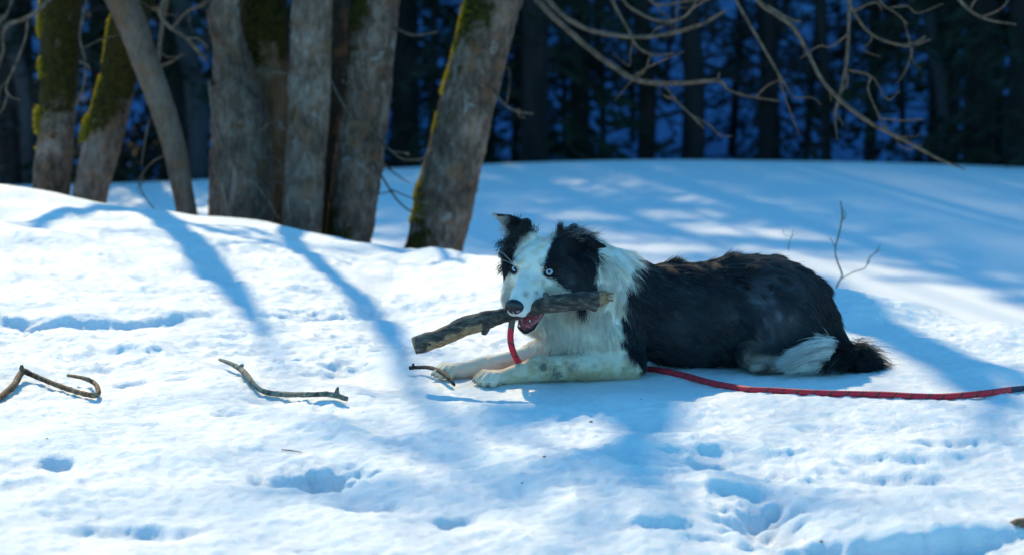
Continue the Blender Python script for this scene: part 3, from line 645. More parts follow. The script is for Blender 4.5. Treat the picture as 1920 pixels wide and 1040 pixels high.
for i, (a, b, r, lab) in enumerate([(1108, 791, .003, 'dark bark crumb in the shaded snow in front of the dog\'s chest'), (1202, 748, .0015, 'tiny dark crumb on shaded snow below the dog\'s elbow'),
        (1021, 856, .003, 'dark crumb on the snow at the edge of the shade'), (979, 905, .002, 'small dark crumb below the shaded patch'), (88, 822, .002, 'tiny brown crumb on bright snow at the left'),
        (1540, 1015, .003, 'brown crumb on the snow near the bottom edge')]):
    clod(a, b, r, 'bark_crumb', lab, 'bark crumb', brown_m, .6, i + 4)

# ------------------------------------------------------------------ the dog
EYE = P(998, 505, -.115)                       # midpoint between the eyes
def view(v): return RIGHT * v[0] + UP * v[1] - FWD * v[2]      # right, up, towards the camera -> world
yaw, pit, rol = R(28), R(27), R(5)
f_ = np.array([-math.sin(yaw)*math.cos(pit), -math.sin(pit), math.cos(yaw)*math.cos(pit)])
l_ = np.array([math.cos(yaw), 0, math.sin(yaw)]); u_ = np.cross(f_, l_); u_ = u_ if u_[1] > 0 else -u_
l2 = l_ * math.cos(rol) - u_ * math.sin(rol); u2 = u_ * math.cos(rol) + l_ * math.sin(rol)
HF, HL, HU = view(f_), view(l2), view(u2)
def hd(F, L, U): return EYE + (HF * F + HL * L + HU * U) * .01      # head-local centimetres -> world
HM = np.stack([HF, HL, HU], 1)
# primitives: (type, data, smooth k, flow vector, fur length)
PR = []
def rc(a, ra, b, rb, k=.02, flow=None, fl=.02):
    a, b = np.asarray(a, float), np.asarray(b, float); fv = (b - a) if flow is None else np.asarray(flow, float)
    PR.append(('c', (a, ra, b, rb), k, fv / (np.linalg.norm(fv) + 1e-9), fl))
def el(c, r, M=None, k=.02, flow=(1, 0, -.3), fl=.02):
    fv = np.asarray(flow, float); PR.append(('e', (np.asarray(c, float), np.asarray(r, float), np.eye(3) if M is None else M), k, fv / np.linalg.norm(fv), fl))
def tri(a, b, c, r, k=.006, flow=(0, 0, 1), fl=.01):
    fv = np.asarray(flow, float); PR.append(('t', (np.asarray(a), np.asarray(b), np.asarray(c), r), k, fv / np.linalg.norm(fv), fl))
# trunk of the body
rc(P(1175, 578, .06), .088, P(1290, 588, .10), .095, .03, (1, 0, -.42), .034)
rc(P(1290, 588, .10), .095, P(1430, 585, .12), .105, .03, (1, 0, -.40), .034)
rc(P(1380, 545, .12), .068, P(1440, 552, .12), .074, .03, (1, 0, -.3), .026)
el(P(1460, 600, .12), (.10, .095, .098), None, .03, (1, 0, -.5), .030)
rc(P(1490, 590, .13), .085, P(1565, 662, .13), .036, .03, (1, 0, -.9), .030)
el(P(1450, 618, .035), (.085, .045, .074), None, .02, (.55, 0, -.8), .028)          # near thigh
rc(P(1405, 662, -.005), .030, P(1490, 680, .0), .022, .015, (1, 0, -.3), .014)
rc(P(1480, 683, -.01), .018, P(1432, 686, -.025), .0125, .01, (-1, 0, -.1), .006)
for dy, dz in ((-.014, 0), (0, -2), (.013, 0)): rc(P(1432, 686 + dz, -.025 + dy), .0085, P(1412, 689 + dz, -.028 + dy), .0085, .0025, (-1, 0, -.2), .005)
# chest, neck
el(P(1120, 620, .01), (.088, .085, .082), None, .03, (.15, -.1, -1), .032)
rc(P(1150, 540, .05), .078, P(1060, 500, .0), .064, .03, (.5, 0, -.85), .028)
rc(P(1110, 560, .01), .072, P(1055, 640, -.02), .045, .025, (-.1, -.1, -1), .032)
rc(P(1000, 545, -.01), .045, P(1010, 590, -.02), .035, .02, (-.1, -.1, -1), .028)
# near foreleg
rc(P(1150, 630, .0), .055, P(1178, 678, -.04), .034, .02, (.3, 0, -1), .018)
rc(P(1178, 683, -.045), .029, P(1010, 690, -.105), .0220, .015, (-1, 0, -.25), .010)
rc(P(1010, 690, -.105), .0225, P(952, 705, -.138), .0165, .012, (-1, -.1, -.3), .007)
def paw(px, py, Y, ang, s_=1.0):
    c = P(px, py, Y); c[2] = H1(c[0], c[1]) + .0165 * s_; d = np.array([-math.cos(ang), -math.sin(ang), 0]); q = np.array([math.sin(ang), -math.cos(ang), 0])
    el(c - [0, 0, .001], (.026 * s_, .024 * s_, .0145 * s_), None, .010, d + [0, 0, -.2], .004)
    out = []
    for i, (f, w) in enumerate(((.020, -.024), (.027, -.0085), (.027, .0085), (.019, .024))):
        k_ = c + d * (f * .45) + q * w * .8 + [0, 0, .0045]; t_ = c + d * f * 1.08 + q * w + [0, 0, -.0065]
        rc(k_, .0098 * s_, t_, .0090 * s_, .0030, d + [0, 0, -.3], .0035); out.append((t_, d))
    return out
CLAWS = []
CLAWS += paw(926, 712, -.150, R(38))
# far foreleg
rc(P(1060, 640, .02), .040, P(1010, 664, .0), .026, .02, (-1, 0, -.3), .014)
rc(P(1010, 666, .0), .024, P(905, 688, -.05), .0185, .012, (-1, 0, -.25), .009)
CLAWS += paw(848, 700, -.080, R(30))
rc(P(905, 688, -.05), .0185, P(865, 695, -.072), .0160, .012, (-1, 0, -.3), .006)
# tail
tail_pts = [P(1555, 655, .12), P(1598, 668, .08), P(1600, 670, .03), P(1575, 668, -.005), P(1545, 660, -.03), P(1500, 670, -.050)]
for a, b, ra, rb, fl in zip(tail_pts, tail_pts[1:], (.034, .021, .018, .020, .024), (.021, .018, .020, .024, .016), (.034, .030, .030, .035, .03)):
    rc(a, ra, b, rb, .012, (b - a) + np.array([.02, 0, -.004]) * (fl > .045), fl)
# head
el(hd(-4.6, 0, -.6), (.060, .0530, .0430), HM, .012, -HF * .9 + HL * 0 - HU * .1, .010)
for s in (-1, 1):
    el(hd(-2.6, 3.3 * s, -2.4), (.038, .026, .034), HM, .012, -HF + HL * .5 * s - HU * .3, .016)
    el(hd(-.6, 3.1 * s, 1.15), (.017, .014, .0050), HM, .008, -HF * .8 + HU * .2, .004)       # brow
    el(hd(-5.5, 5.0 * s, -4.0), (.034, .022, .040), HM, .015, -HF * .5 + HL * .6 * s - HU, .028)
rc(hd(.4, 0, -2.2), .0285, hd(5.2, 0, -2.9), .0225, .012, -HF, .005)
rc(hd(5.2, 0, -3.0), .0205, hd(8.7, 0, -3.5), .0165, .008, -HF, .003)
for s in (-1, 1): rc(hd(3, 1.7 * s, -4.0), .0170, hd(8.1, .95 * s, -4.7), .0125, .007, -HF - HU * .3, .004)   # flews
rc(hd(-2.5, 0, -5.6), .030, hd(1.6, 0, -7.6), .0185, .010, -HF - HU * .3, .012)
for s in (-1, 1): rc(hd(.4, 2.0 * s, -7.0), .0100, hd(5.9, 1.15 * s, -9.5), .0075, .006, -HF - HU * .3, .004)
rc(hd(1.2, 0, -8.3), .0125, hd(6.2, 0, -9.9), .0095, .007, -HF - HU * .3, .004)
el(P(958, 482, -.045), (.019, .026, .044), None, .018, view((-.7, -.6, 0)), .012)
el(P(968, 552, -.050), (.024, .028, .040), None, .018, view((-.5, -1, 0)), .022)
el(P(1092, 505, -.060), (.026, .030, .040), None, .018, view((.5, -1, 0)), .022)
# ears
tri(P(945, 478, -.07), P(1000, 446, -.065), P(956, 428, -.055), .0060, .006, view((-.25, 1, 0)), .012)
tri(P(1000, 446, -.065), P(956, 428, -.055), P(990, 418, -.052), .0050, .006, view((-.1, 1, 0)), .012)
tri(P(956, 430, -.055), P(992, 420, -.052), P(948, 406, -.068), .0045, .005, view((-1, .5, 0)), .008)
tri(P(946, 420, -.062), P(968, 409, -.060), P(925, 402, -.088), .0038, .004, view((-1, .1, 0)), .004)
tri(P(1050, 455, -.075), P(1112, 490, -.05), P(1072, 430, -.055), .0065, .008, view((.6, .7, 0)), .016)
tri(P(1072, 430, -.055), P(1112, 490, -.05), P(1108, 446, -.060), .0055, .006, view((.9, .3, 0)), .016)
tri(P(1085, 436, -.062), P(1108, 466, -.064), P(1134, 462, -.085), .0035, .004, view((1, -.3, 0)), .004)
def sd_prim(t, d, X):
    if t == 'c':
        a, ra, b, rb = d; ab = b - a; h = np.clip((X - a) @ ab / (ab @ ab), 0, 1)
        return np.linalg.norm(X - a - h[:, None] * ab, axis=1) - (ra + (rb - ra) * h)
    if t == 'e':
        c, r, M = d; q = (X - c) @ M; k0 = np.linalg.norm(q / r, axis=1); k1 = np.linalg.norm(q / (r * r), axis=1) + 1e-9
        return k0 * (k0 - 1) / k1
    a, b, c, r = d; ba, cb, ac = b - a, c - b, a - c; n = np.cross(ba, ac); pa, pb, pc = X - a, X - b, X - c
    ins = (np.sign(pa @ np.cross(ba, n)) + np.sign(pb @ np.cross(cb, n)) + np.sign(pc @ np.cross(ac, n))) < 2
    def seg(e, q): return ((e * np.clip(q @ e / (e @ e), 0, 1)[:, None] - q) ** 2).sum(1)
    m = np.minimum(np.minimum(seg(ba, pa), seg(cb, pb)), seg(ac, pc)); pl = (pa @ n) ** 2 / (n @ n)
    return np.sqrt(np.where(ins, m, pl)) - r
def bounds(t, d):
    if t == 'c': a, ra, b, rb = d; r = max(ra, rb); return np.minimum(a, b) - r, np.maximum(a, b) + r
    if t == 'e': c, r, M = d; return c - r.max(), c + r.max()
    a, b, c, r = d; return np.minimum(np.minimum(a, b), c) - r, np.maximum(np.maximum(a, b), c) + r
def dog_mesh(h=.0036):
    B = [bounds(p[0], p[1]) for p in PR]; lo = np.min([b[0] for b in B], 0) - .02; hi = np.max([b[1] for b in B], 0) + .02
    n = np.ceil((hi - lo) / h).astype(int); ax = [lo[i] + h * np.arange(n[i]) for i in range(3)]
    Sg = np.full(n, .05, np.float32)
    for (t, d, k, _, _), (bl, bh) in zip(PR, B):
        m = .035 + k; i0 = np.clip(((bl - m - lo) / h).astype(int), 0, n - 1); i1 = np.clip(((bh + m - lo) / h).astype(int) + 1, 1, n)
        sub = tuple(slice(a, b) for a, b in zip(i0, i1)); X = np.stack(np.meshgrid(*[a[s] for a, s in zip(ax, sub)], indexing='ij'), -1)
        D = sd_prim(t, d, X.reshape(-1, 3)).reshape(X.shape[:3]); A = Sg[sub]
        q = np.maximum(k - np.abs(A - D), 0) / k; Sg[sub] = np.minimum(A, D) - q * q * k * .25
    # surface nets
    C = Sg; s = C < 0
    cor = [(i, j, k) for i in (0, 1) for j in (0, 1) for k in (0, 1)]
    sl3 = lambda o: C[o[0]:C.shape[0]-1+o[0], o[1]:C.shape[1]-1+o[1], o[2]:C.shape[2]-1+o[2]]
    ssum = sum((sl3(o) < 0).astype(np.int8) for o in cor); act = (ssum > 0) & (ssum < 8)
    idx = np.argwhere(act); vid = -np.ones(act.shape, np.int64); vid[act] = np.arange(len(idx))
    val = {o: C[idx[:, 0]+o[0], idx[:, 1]+o[1], idx[:, 2]+o[2]] for o in cor}
    acc = np.zeros((len(idx), 3)); cnt = np.zeros(len(idx))
    for a in cor:
        for b in cor:
            if sum(b) == sum(a) + 1 and all(q >= p for p, q in zip(a, b)):
                va, vb = val[a], val[b]; m = (va < 0) != (vb < 0); t = np.where(m, va / (va - vb + 1e-12), 0)
                p = np.array(a)[None] + t[:, None] * (np.array(b) - np.array(a))[None]; acc[m] += p[m]; cnt[m] += 1
    V = lo + h * (idx + acc / cnt[:, None]); Fq = []
    for d in range(3):
        e1, e2 = [(1, 2), (2, 0), (0, 1)][d]
        A = C; sh = list(C.shape); A0 = np.take(C, range(sh[d]-1), d) < 0; A1 = np.take(C, range(1, sh[d]), d) < 0
        E = np.argwhere(A0 != A1); E = E[(E[:, e1] > 0) & (E[:, e2] > 0) & (E[:, e1] < sh[e1]-1) & (E[:, e2] < sh[e2]-1)]
        inn = A0[E[:, 0], E[:, 1], E[:, 2]]
        def c(o1, o2):
            q = E.copy(); q[:, e1] -= o1; q[:, e2] -= o2; return vid[q[:, 0], q[:, 1], q[:, 2]]
        Q = np.stack([c(0, 0), c(1, 0), c(1, 1), c(0, 1)], 1); Q[~inn] = Q[~inn][:, ::-1]; Fq.append(Q[(Q >= 0).all(1)])
    return V, np.vstack(Fq)
DV, DQ = dog_mesh()
for _ in range(2):   # light smoothing
    acc = np.zeros_like(DV); cnt = np.zeros(len(DV))
    for a, b in ((0, 1), (1, 2), (2, 3), (3, 0)):
        np.add.at(acc, DQ[:, a], DV[DQ[:, b]]); np.add.at(acc, DQ[:, b], DV[DQ[:, a]]); np.add.at(cnt, DQ[:, a], 1); np.add.at(cnt, DQ[:, b], 1)
    DV = DV * .6 + .4 * acc / cnt[:, None]
fn = np.cross(DV[DQ[:, 2]] - DV[DQ[:, 0]], DV[DQ[:, 3]] - DV[DQ[:, 1]])
DN = np.zeros_like(DV)
for a in range(4): np.add.at(DN, DQ[:, a], fn)
DN /= np.linalg.norm(DN, axis=1, keepdims=True) + 1e-12
# make sure normals point outwards
cen = np.array(P(1290, 588, .10)); near_c = np.linalg.norm(DV - cen, axis=1) < .13
if ((DV[near_c] - cen) * DN[near_c]).sum() < 0: DN = -DN; DQ = DQ[:, ::-1]
WHITE = np.array([.95, .88, .78]); CREAM = np.array([.82, .60, .40]); BLACK = np.array([.0042, .0048, .0062]); GREY = np.array([.125, .130, .150]); TIP = np.array([.14, .13, .12])
def coat(X, rng=None):
    """coat colour from the place on the dog's body (side coordinates in photo units, depth, head axes)"""
    px, py = proj(X); n1 = noise(X * 60, 31); n2 = noise(X * 22, 32); n3 = noise(X * 120, 33)
    hl = (X - EYE) @ HM * 100; Fh, Lh, Uh = hl[:, 0], hl[:, 1], hl[:, 2]
    C = np.tile(WHITE, (len(X), 1))
    def mixc(m, c):
        nonlocal C
        C = C * (1 - m[:, None]) + np.asarray(c) * m[:, None]
    # warm staining on the white
    lowy = sstep(640, 700, py) * (px < 1230); mixc(np.clip(lowy * (.75 + .3 * n2), 0, 1), CREAM)
    mixc(np.clip(sstep(-.2, .8, n2) * .55, 0, 1) * sstep(1040, 1090, px) * sstep(500, 560, py), CREAM)
    mixc(np.clip((sstep(590, 650, py)) * .35, 0, 1) * (px > 990), CREAM)
    # black saddle
    edge = np.interp(py, [430, 465, 520, 590, 640, 670, 700, 720], [1196, 1192, 1184, 1166, 1166, 1185, 1212, 1232]) + n1 * 7 + n2 * 6
    sad = sstep(-4, 5, px - edge) ; ishead = (np.linalg.norm((X - hd(-3.5, 0, -1)), axis=1) < .115)
    sad = sad * (~ishead)
    mixc(sad, BLACK)
    # merle grey on the haunch and flank
    hn = np.exp(-(((px - 1445) / 62) ** 2 + ((py - 575) / 62) ** 2)); fl = np.exp(-(((px - 1300) / 90) ** 2 + ((py - 600) / 55) ** 2)) * .35
    mixc(np.clip((hn + fl * 1.3 + .10) * (.60 + .40 * n2 + .35 * n1 + .2 * n3), 0, .9) * sad, GREY)
    topl = sstep(500, 462, py) * sad; mixc(np.clip(topl * (.50 + .22 * n1 + .2 * n2 + .35 * n3), 0, .8), TIP)  # brown-grey tips along the back, painting in its sunlit edge
    bel = sstep(676, 690, py) * (px > 1230) * (px < 1425) * sad; mixc(np.clip(bel * (.8 + .3 * n2), 0, .9), (.45, .43, .40))
    th = np.exp(-(((px - 1412) / 22) ** 2 + ((py - 650) / 34) ** 2)); mixc(np.clip(th * (.4 + .4 * n1), 0, .6) * sad, (.12, .095, .07))
    foot = (px > 1395) * (px < 1475) * sstep(660, 672, py) * (X[:, 1] < .02); mixc(np.clip(foot * (.7 + .4 * n1), 0, 1), (.34, .25, .21))
    tl = (X[:, 1] < -.018) * (px > 1472) * (py > 610) * (px < 1556 + n1 * 6); mixc(tl * 1.0, WHITE)
    # speckles on the near foreleg
    sp = sstep(.32, .5, noise(X * 95, 35)) * (px > 1000) * (px < 1140) * (py > 660) * (py < 706) * sstep(-.1, .3, noise(X * 24, 36))
    mixc(np.clip(sp, 0, 1) * .8, (.12, .12, .14))
    for a, b, ra in ((1078, 684, 9), (1112, 686, 8), (1070, 692, 6), (1040, 690, 5), (1096, 678, 4), (1125, 672, 4)):
        mixc(np.exp(-(((px - a + n3 * 3) / ra) ** 2 + ((py - b) / (ra * .7)) ** 2) ** 1.5) * (.42 + .5 * n1).clip(0, .8), (.13, .12, .13))
    # head patches: one over each eye and ear, with a white blaze between
    xr = np.interp(py, [415, 440, 460, 490, 515, 524, 536, 546, 552], [1046, 1038, 1031, 1021, 1016, 1030, 1046, 1062, 1085])
    yb = np.interp(px, [1020, 1060, 1095, 1120], [530, 548, 556, 540])
    right = sstep(-2.5, 2.5, px - xr + n1 * 3) * sstep(3, -3, py - yb + n1 * 3) * sstep(4, -4, px - 1121 - n1 * 6)
    xl = np.interp(py, [405, 430, 450, 470, 490, 510, 524], [1010, 1006, 986, 969, 960, 958, 948])
    left = sstep(2.5, -2.5, px - xl + n1 * 3) * sstep(4, -4, py - 520 + n1 * 4)
    ish = (np.linalg.norm(X - hd(-3.5, 0, -.5), axis=1) < .135)
    dark = np.clip(np.maximum(right, left), 0, 1) * ish * (X[:, 1] < .035 + .02 * n1)
    dark = np.maximum(dark, (px > 1100) * (py < 478) * (X[:, 1] < -.052) * ish)
    mixc(dark, BLACK * 1.6)
    mer = np.exp(-(((px - 1068) / 36) ** 2 + ((py - 535) / 26) ** 2)); mixc(np.clip(mer * (.35 + .4 * n1 + .3 * n3) + .10 * (.3 + n2), 0, .7) * dark, GREY)
    inner = sstep(956, 944, px + (py - 440) * .1 + n1 * 3) * (py < 490) * (py > 405) * (px < 962); mixc(inner * .75, (.42, .42, .42))
    mixc((px < 932) * (py < 412) * .7, (.5, .5, .5))
    mixc(np.exp(-(((px - 1010) / 12) ** 2 + ((py - 522) / 9) ** 2)) * .35 * ish, (.35, .36, .40)); mixc(np.exp(-(((px - 975) / 9) ** 2 + ((py - 512) / 9) ** 2)) * .25 * ish, (.40, .40, .42))  # soft grey shading painted around the inner eyes
    mixc(np.exp(-(((px - 985) / 10) ** 2 + ((py - 545) / 16) ** 2)) * .22 * ish, (.45, .42, .42))  # faint shading painted down the muzzle stop
    # dark lips, eye rims, small spots on the muzzle
    lip = sstep(-.6, -1.1, Uh + 9.0 + .42 * (Fh - 5)) * 0
    for sgn in (-1, 1):
        e = np.linalg.norm(X - hd(-.05, 3.7 * sgn, -.02), axis=1); mixc(sstep(.0175, .0115, e), (.012, .010, .010))
    for a, b, ra in ((1006, 549, 4), (986, 552, 6)):
        mixc(np.exp(-(((px - a) / ra) ** 2 + ((py - b) / ra) ** 2)) * .7 * ish, (.15, .15, .17))
    return np.clip(C, 0, 1)
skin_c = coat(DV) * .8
hlv = (DV - EYE) @ HM * 100
# inside of the lower jaw is dark pink skin; its rim and the nose pad are nearly black
hd_ok = np.linalg.norm(DV - hd(3, 0, -5), axis=1) < .085
jaw = hd_ok & (hlv[:, 0] > .2) & (hlv[:, 2] < -6.3 - .45 * hlv[:, 0] + .0) & (hlv[:, 2] < -6.2)
skin_c[jaw] = (.03, .022, .022)
roof = hd_ok & (hlv[:, 0] > -.5) & (hlv[:, 0] < 8.5) & (hlv[:, 2] < -4.9) & ~jaw & (np.abs(hlv[:, 1]) < 2.6); skin_c[roof] = (.25, .07, .07)
dog = empty('dog', P(1250, 700, .05)); tag(dog, 'black and white dog with pale blue eyes lying on the snow, stick in its jaws', 'dog')
body = make_mesh('body', DV, DQ, mat_vcol('dog_skin'), None, True, skin_c); adopt(body, dog)

fur_m = mat_fur('dog_fur')
rng = np.random.default_rng(11)
def grow(N, seed, len_mul=1.0, rad0=.00042, K=6, region=None):
    rng = np.random.default_rng(seed)
    ar = .5 * np.linalg.norm(np.cross(DV[DQ[:, 2]] - DV[DQ[:, 0]], DV[DQ[:, 3]] - DV[DQ[:, 1]]), axis=1)
    mid = DV[DQ].mean(1); nrm = DN[DQ].mean(1); view_d = mid - CAM; view_d /= np.linalg.norm(view_d, axis=1, keepdims=True)
    hl = (mid - EYE) @ HM * 100; headish = np.linalg.norm(mid - hd(-1, 0, -2), axis=1) < .13
    wgt = ar * np.where((nrm * view_d).sum(1) > .35, .28, 1.0) * np.where(headish, 2.6, 1.0)
    if region is not None: wgt = wgt * region(mid, nrm)
    fi = rng.choice(len(DQ), N, p=wgt / wgt.sum()); u, v = rng.uniform(0, 1, N)[:, None], rng.uniform(0, 1, N)[:, None]
    a, b, c, d = [DV[DQ[fi, i]] for i in range(4)]; X = (a*(1-u)+b*u)*(1-v)+(d*(1-u)+c*u)*v
    na, nb, nc, nd = [DN[DQ[fi, i]] for i in range(4)]; n = (na*(1-u)+nb*u)*(1-v)+(nd*(1-u)+nc*u)*v; n /= np.linalg.norm(n, axis=1, keepdims=True)
    W = np.stack([np.exp(-np.clip(sd_prim(p[0], p[1], X), -.01, .2) / .007) for p in PR], 1); W /= W.sum(1, keepdims=True)
    flow = W @ np.array([p[3] for p in PR]); L = W @ np.array([p[4] for p in PR])
    hl = (X - EYE) @ HM * 100
    # bare places: eyes, nose pad, mouth
    bare = np.zeros(N, bool)
    for s in (-1, 1): bare |= np.linalg.norm(X - hd(.35, 3.65 * s, 0), axis=1) < .0125
    bare |= np.linalg.norm(X - hd(9.9, 0, -3.2), axis=1) < .0185
    mouth = (hl[:, 0] > .0) & (hl[:, 2] < -4.85) & (hl[:, 2] > -6.9 - .45 * np.clip(hl[:, 0], 0, 7)) & (np.abs(hl[:, 1]) < 3.2)
    jawt = (hl[:, 0] > .3) & (hl[:, 2] < -6.2) & ((n @ HU) > -.35)
    bare |= (mouth | jawt) & (np.linalg.norm(X - hd(3, 0, -5), axis=1) < .085)
    px, py = proj(X)
    L = L * len_mul * rng.uniform(.65, 1.1, N)
    # ruff and belly fringe
    cl = noise(X * 75, 51); cl2 = noise(X * 75 + 40, 52); cl3 = noise(X * 75 + 80, 53)
    cm = noise(X * 26, 54); cm2 = noise(X * 26 + 30, 55)
    t = flow - n * (flow * n).sum(1, keepdims=True); t /= np.linalg.norm(t, axis=1, keepdims=True) + 1e-6
    short = sstep(.02, .008, L)
    L = np.maximum(L, .0042); lift = .34 + .30 * sstep(.012, .005, L) + .16 * rng.uniform(-1, 1, N) + .12 * cl
    jit = np.stack([cl, cl2, cl3], 1) * .34 + np.stack([cm, cm2, -cm], 1) * .30 + rng.normal(0, .09, (N, 3))
    d0 = t + n * lift[:, None] + jit; d0 /= np.linalg.norm(d0, axis=1, keepdims=True)
    dn = t * 1.0 + n * (-.10 + .38 * sstep(.014, .006, L))[:, None] + jit * 1.3 + np.array([0, 0, -.28]); dn /= np.linalg.norm(dn, axis=1, keepdims=True)
    s = np.linspace(0, 1, K); pos = np.zeros((N, K, 3)); pos[:, 0] = X - n * .0015; cur = pos[:, 0].copy()
    for i in range(1, K):
        w = (s[i] ** .8); d = d0 * (1 - w) + dn * w; d /= np.linalg.norm(d, axis=1, keepdims=True); cur = cur + d * (L / (K - 1))[:, None]; pos[:, i] = cur
    gz = macro(pos[:, :, 0].ravel(), pos[:, :, 1].ravel()).reshape(N, K) + .003
    pos[:, :, 2] = np.maximum(pos[:, :, 2], gz)
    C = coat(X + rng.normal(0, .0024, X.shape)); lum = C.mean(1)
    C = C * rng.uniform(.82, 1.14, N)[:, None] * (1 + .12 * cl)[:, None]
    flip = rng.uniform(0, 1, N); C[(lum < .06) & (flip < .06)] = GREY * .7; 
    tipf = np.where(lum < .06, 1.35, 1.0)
    CC = C[:, None, :] * (1 + (tipf[:, None] - 1) * s[None, :])[:, :, None] * (.90 + .1 * s)[None, :, None]  # strands start slightly darker, painting shade at the roots
    r = rad0 * rng.uniform(.7, 1.25, N)[:, None] * (1 - s[None] ** 2 * .85) * (1 - .25 * short[:, None])
    keep = ~bare
    return pos[keep], r[keep], np.clip(CC[keep], 0, 1)
pos, rad, colr = grow(230000, 1)
fo = curves('fur', pos, rad, fur_m, colr); adopt(fo, body)
pos, rad, colr = grow(90000, 4, 1.0, .00034, 5, lambda m, n: ((np.linalg.norm(m - hd(2, 0, -2), axis=1) < .10) * 1.0 + (np.linalg.norm(m - hd(6, 0, -3), axis=1) < .05) * .8 + (m[:, 2] < .07) * (m[:, 0] < .18) * .35))
fo = curves('short_coat', pos, rad, fur_m, colr); adopt(fo, body)
# long guard hair on ruff, back and tail
def reg_long(mid, nrm):
    px, py = proj(mid); return ((px > 1100) & (py < 690)).astype(float) * .8 + ((px > 1000) & (py > 560) & (py < 660) & (px <= 1100)) * .8 + ((px > 1440) & (py > 615)) * 3.0
pos, rad, colr = grow(15000, 2, 1.3, .00036, 7, reg_long)
fo2 = curves('guard_hair', pos, rad, fur_m, colr); adopt(fo2, body)
# ear tufts
def tuft(centre_list, N, d, L, colv, seed, spread=.006, ds=.25, name='ear_tuft'):
    rng = np.random.default_rng(seed); k = rng.integers(0, len(centre_list), N); X = np.array(centre_list)[k] + rng.normal(0, spread, (N, 3))
    D = np.array(d)[k] if np.ndim(d) == 2 else np.tile(d, (N, 1)); D = D + rng.normal(0, ds, (N, 3)); D /= np.linalg.norm(D, axis=1, keepdims=True)
    s = np.linspace(0, 1, 6); LL = L * rng.uniform(.5, 1.1, N); bend = rng.normal(0, .25, (N, 3)) + [0, 0, -.35]
    pos = X[:, None] + D[:, None] * (LL[:, None] * s)[:, :, None] + bend[:, None] * (LL[:, None] * s * s * .5)[:, :, None]
    rad = .00036 * np.ones((N, 1)) * (1 - s * .8)[None]; c = np.asarray(colv) * rng.uniform(.6, 1.2, (N, 1)); c = np.repeat(c[:, None], 6, 1)
    o = curves(name, pos, rad, fur_m, np.clip(c, 0, 1)); adopt(o, body); return o
tuft([P(1062, 436, -.06), P(1074, 436, -.06), P(1086, 441, -.06), P(1098, 446, -.06)], 420, view((1, .28, 0)), .034, (.26, .25, .24), 5, .005, .16)
tuft([P(1060, 438, -.06), P(1074, 440, -.06), P(1090, 444, -.06)], 700, view((.7, .6, 0)), .014, (.02, .02, .024), 15, .005, .2)
tuft([P(1050, 440, -.065)], 220, view((.02, 1, .1)), .028, (.02, .02, .024), 6, .0028, .10)
tuft([P(1000, 432, -.055), P(985, 424, -.055), P(970, 418, -.055)], 420, view((-.05, 1, 0)), .010, (.02, .02, .024), 7, .005, .3)
tuft([P(946, 470, -.07), P(944, 500, -.08), P(944, 455, -.06)], 420, view((-.55, -.75, 0)), .013, (.02, .02, .024), 8, .005, .3)
tuft([P(950, 440, -.062), P(946, 430, -.062)], 160, view((-.55, .25, .2)), .010, (.45, .45, .46), 9, .004, .35)
tuft([P(1088, 575, -.10), P(1095, 572, -.10)], 160, view((.1, -1, .1)), .028, (.03, .03, .034), 10, .004, .18, 'ruff_tuft')
def fan(N, seed):
    rng = np.random.default_rng(seed); u = rng.uniform(0, 1, N); X = catmull([P(1562, 642, -.05), P(1556, 655, -.062), P(1540, 672, -.06), P(1515, 684, -.055)], 50)[(u * 49).astype(int)] + rng.normal(0, .004, (N, 3))
    D = view((-1, 0, 0)) * np.ones((N, 1)) + np.stack([u * 0, u * 0 - .12, .10 - .55 * (1 - u) - .1 * u], 1) + rng.normal(0, .07, (N, 3)); D /= np.linalg.norm(D, axis=1, keepdims=True)
    s = np.linspace(0, 1, 8); L = .100 * rng.uniform(.55, 1.05, N) * (1 - .35 * u); cl = noise(X * 130, 5)
    up_ = np.array([0, -.18, .62]) * (1 - u)[:, None] + [0, 0, .05]
    pos = X[:, None] + D[:, None] * (L[:, None] * s)[:, :, None] + up_[:, None] * (L[:, None] * (s * (1 - s)) * .9)[:, :, None] + (cl[:, None] * L[:, None] * s * s * .10)[:, :, None] * np.array([0, .3, 1])
    pos[:, :, 2] = np.maximum(pos[:, :, 2], .004); c = np.array([.74, .73, .70]) * (rng.uniform(.6, 1.1, N) * (1 + .35 * cl))[:, None]
    o = curves('tail_plume', pos, .00045 * np.ones((N, 1)) * (1 - s * .75)[None], fur_m, np.clip(np.repeat(c[:, None], 8, 1), 0, 1)); adopt(o, body)
fan(5200, 12)
tuft([P(1600, 655, .03), P(1612, 662, .03), P(1622, 676, .02), P(1628, 684, .01), P(1612, 690, 0)], 2600, view((1, -.30, 0)), .044, (.010, .010, .012), 13, .010, .32, 'tail_hair')
tuft([P(1606, 652, .03), P(1616, 660, .03)], 160, view((1, .5, 0)), .022, (.30, .25, .18), 14, .007, .4, 'tail_hair')  # pale yellowish tuft, coloured as sunlit hair on the black tail
# whiskers
wp, wr, wc = [], [], []
for (a, b, dx, dy) in ((960, 492, -45, -14), (962, 496, -38, -2), (1100, 440, 52, -12), (1095, 436, 60, -4), (985, 560, 30, 34), (948, 565, -30, 24)):
    p0 = P(a, b, -.12); p1 = P(a + dx * .5, b + dy - 6, -.14); p2 = P(a + dx, b + dy + 3, -.14); wp.append(catmull([p0, p1, p2], 6)); wr.append(np.linspace(.0003, .00012, 6)); wc.append(np.tile([.6, .6, .6], (6, 1)))
wo_ = curves('whisker', np.array(wp), np.array(wr), fur_m, np.array(wc)); adopt(wo_, body)

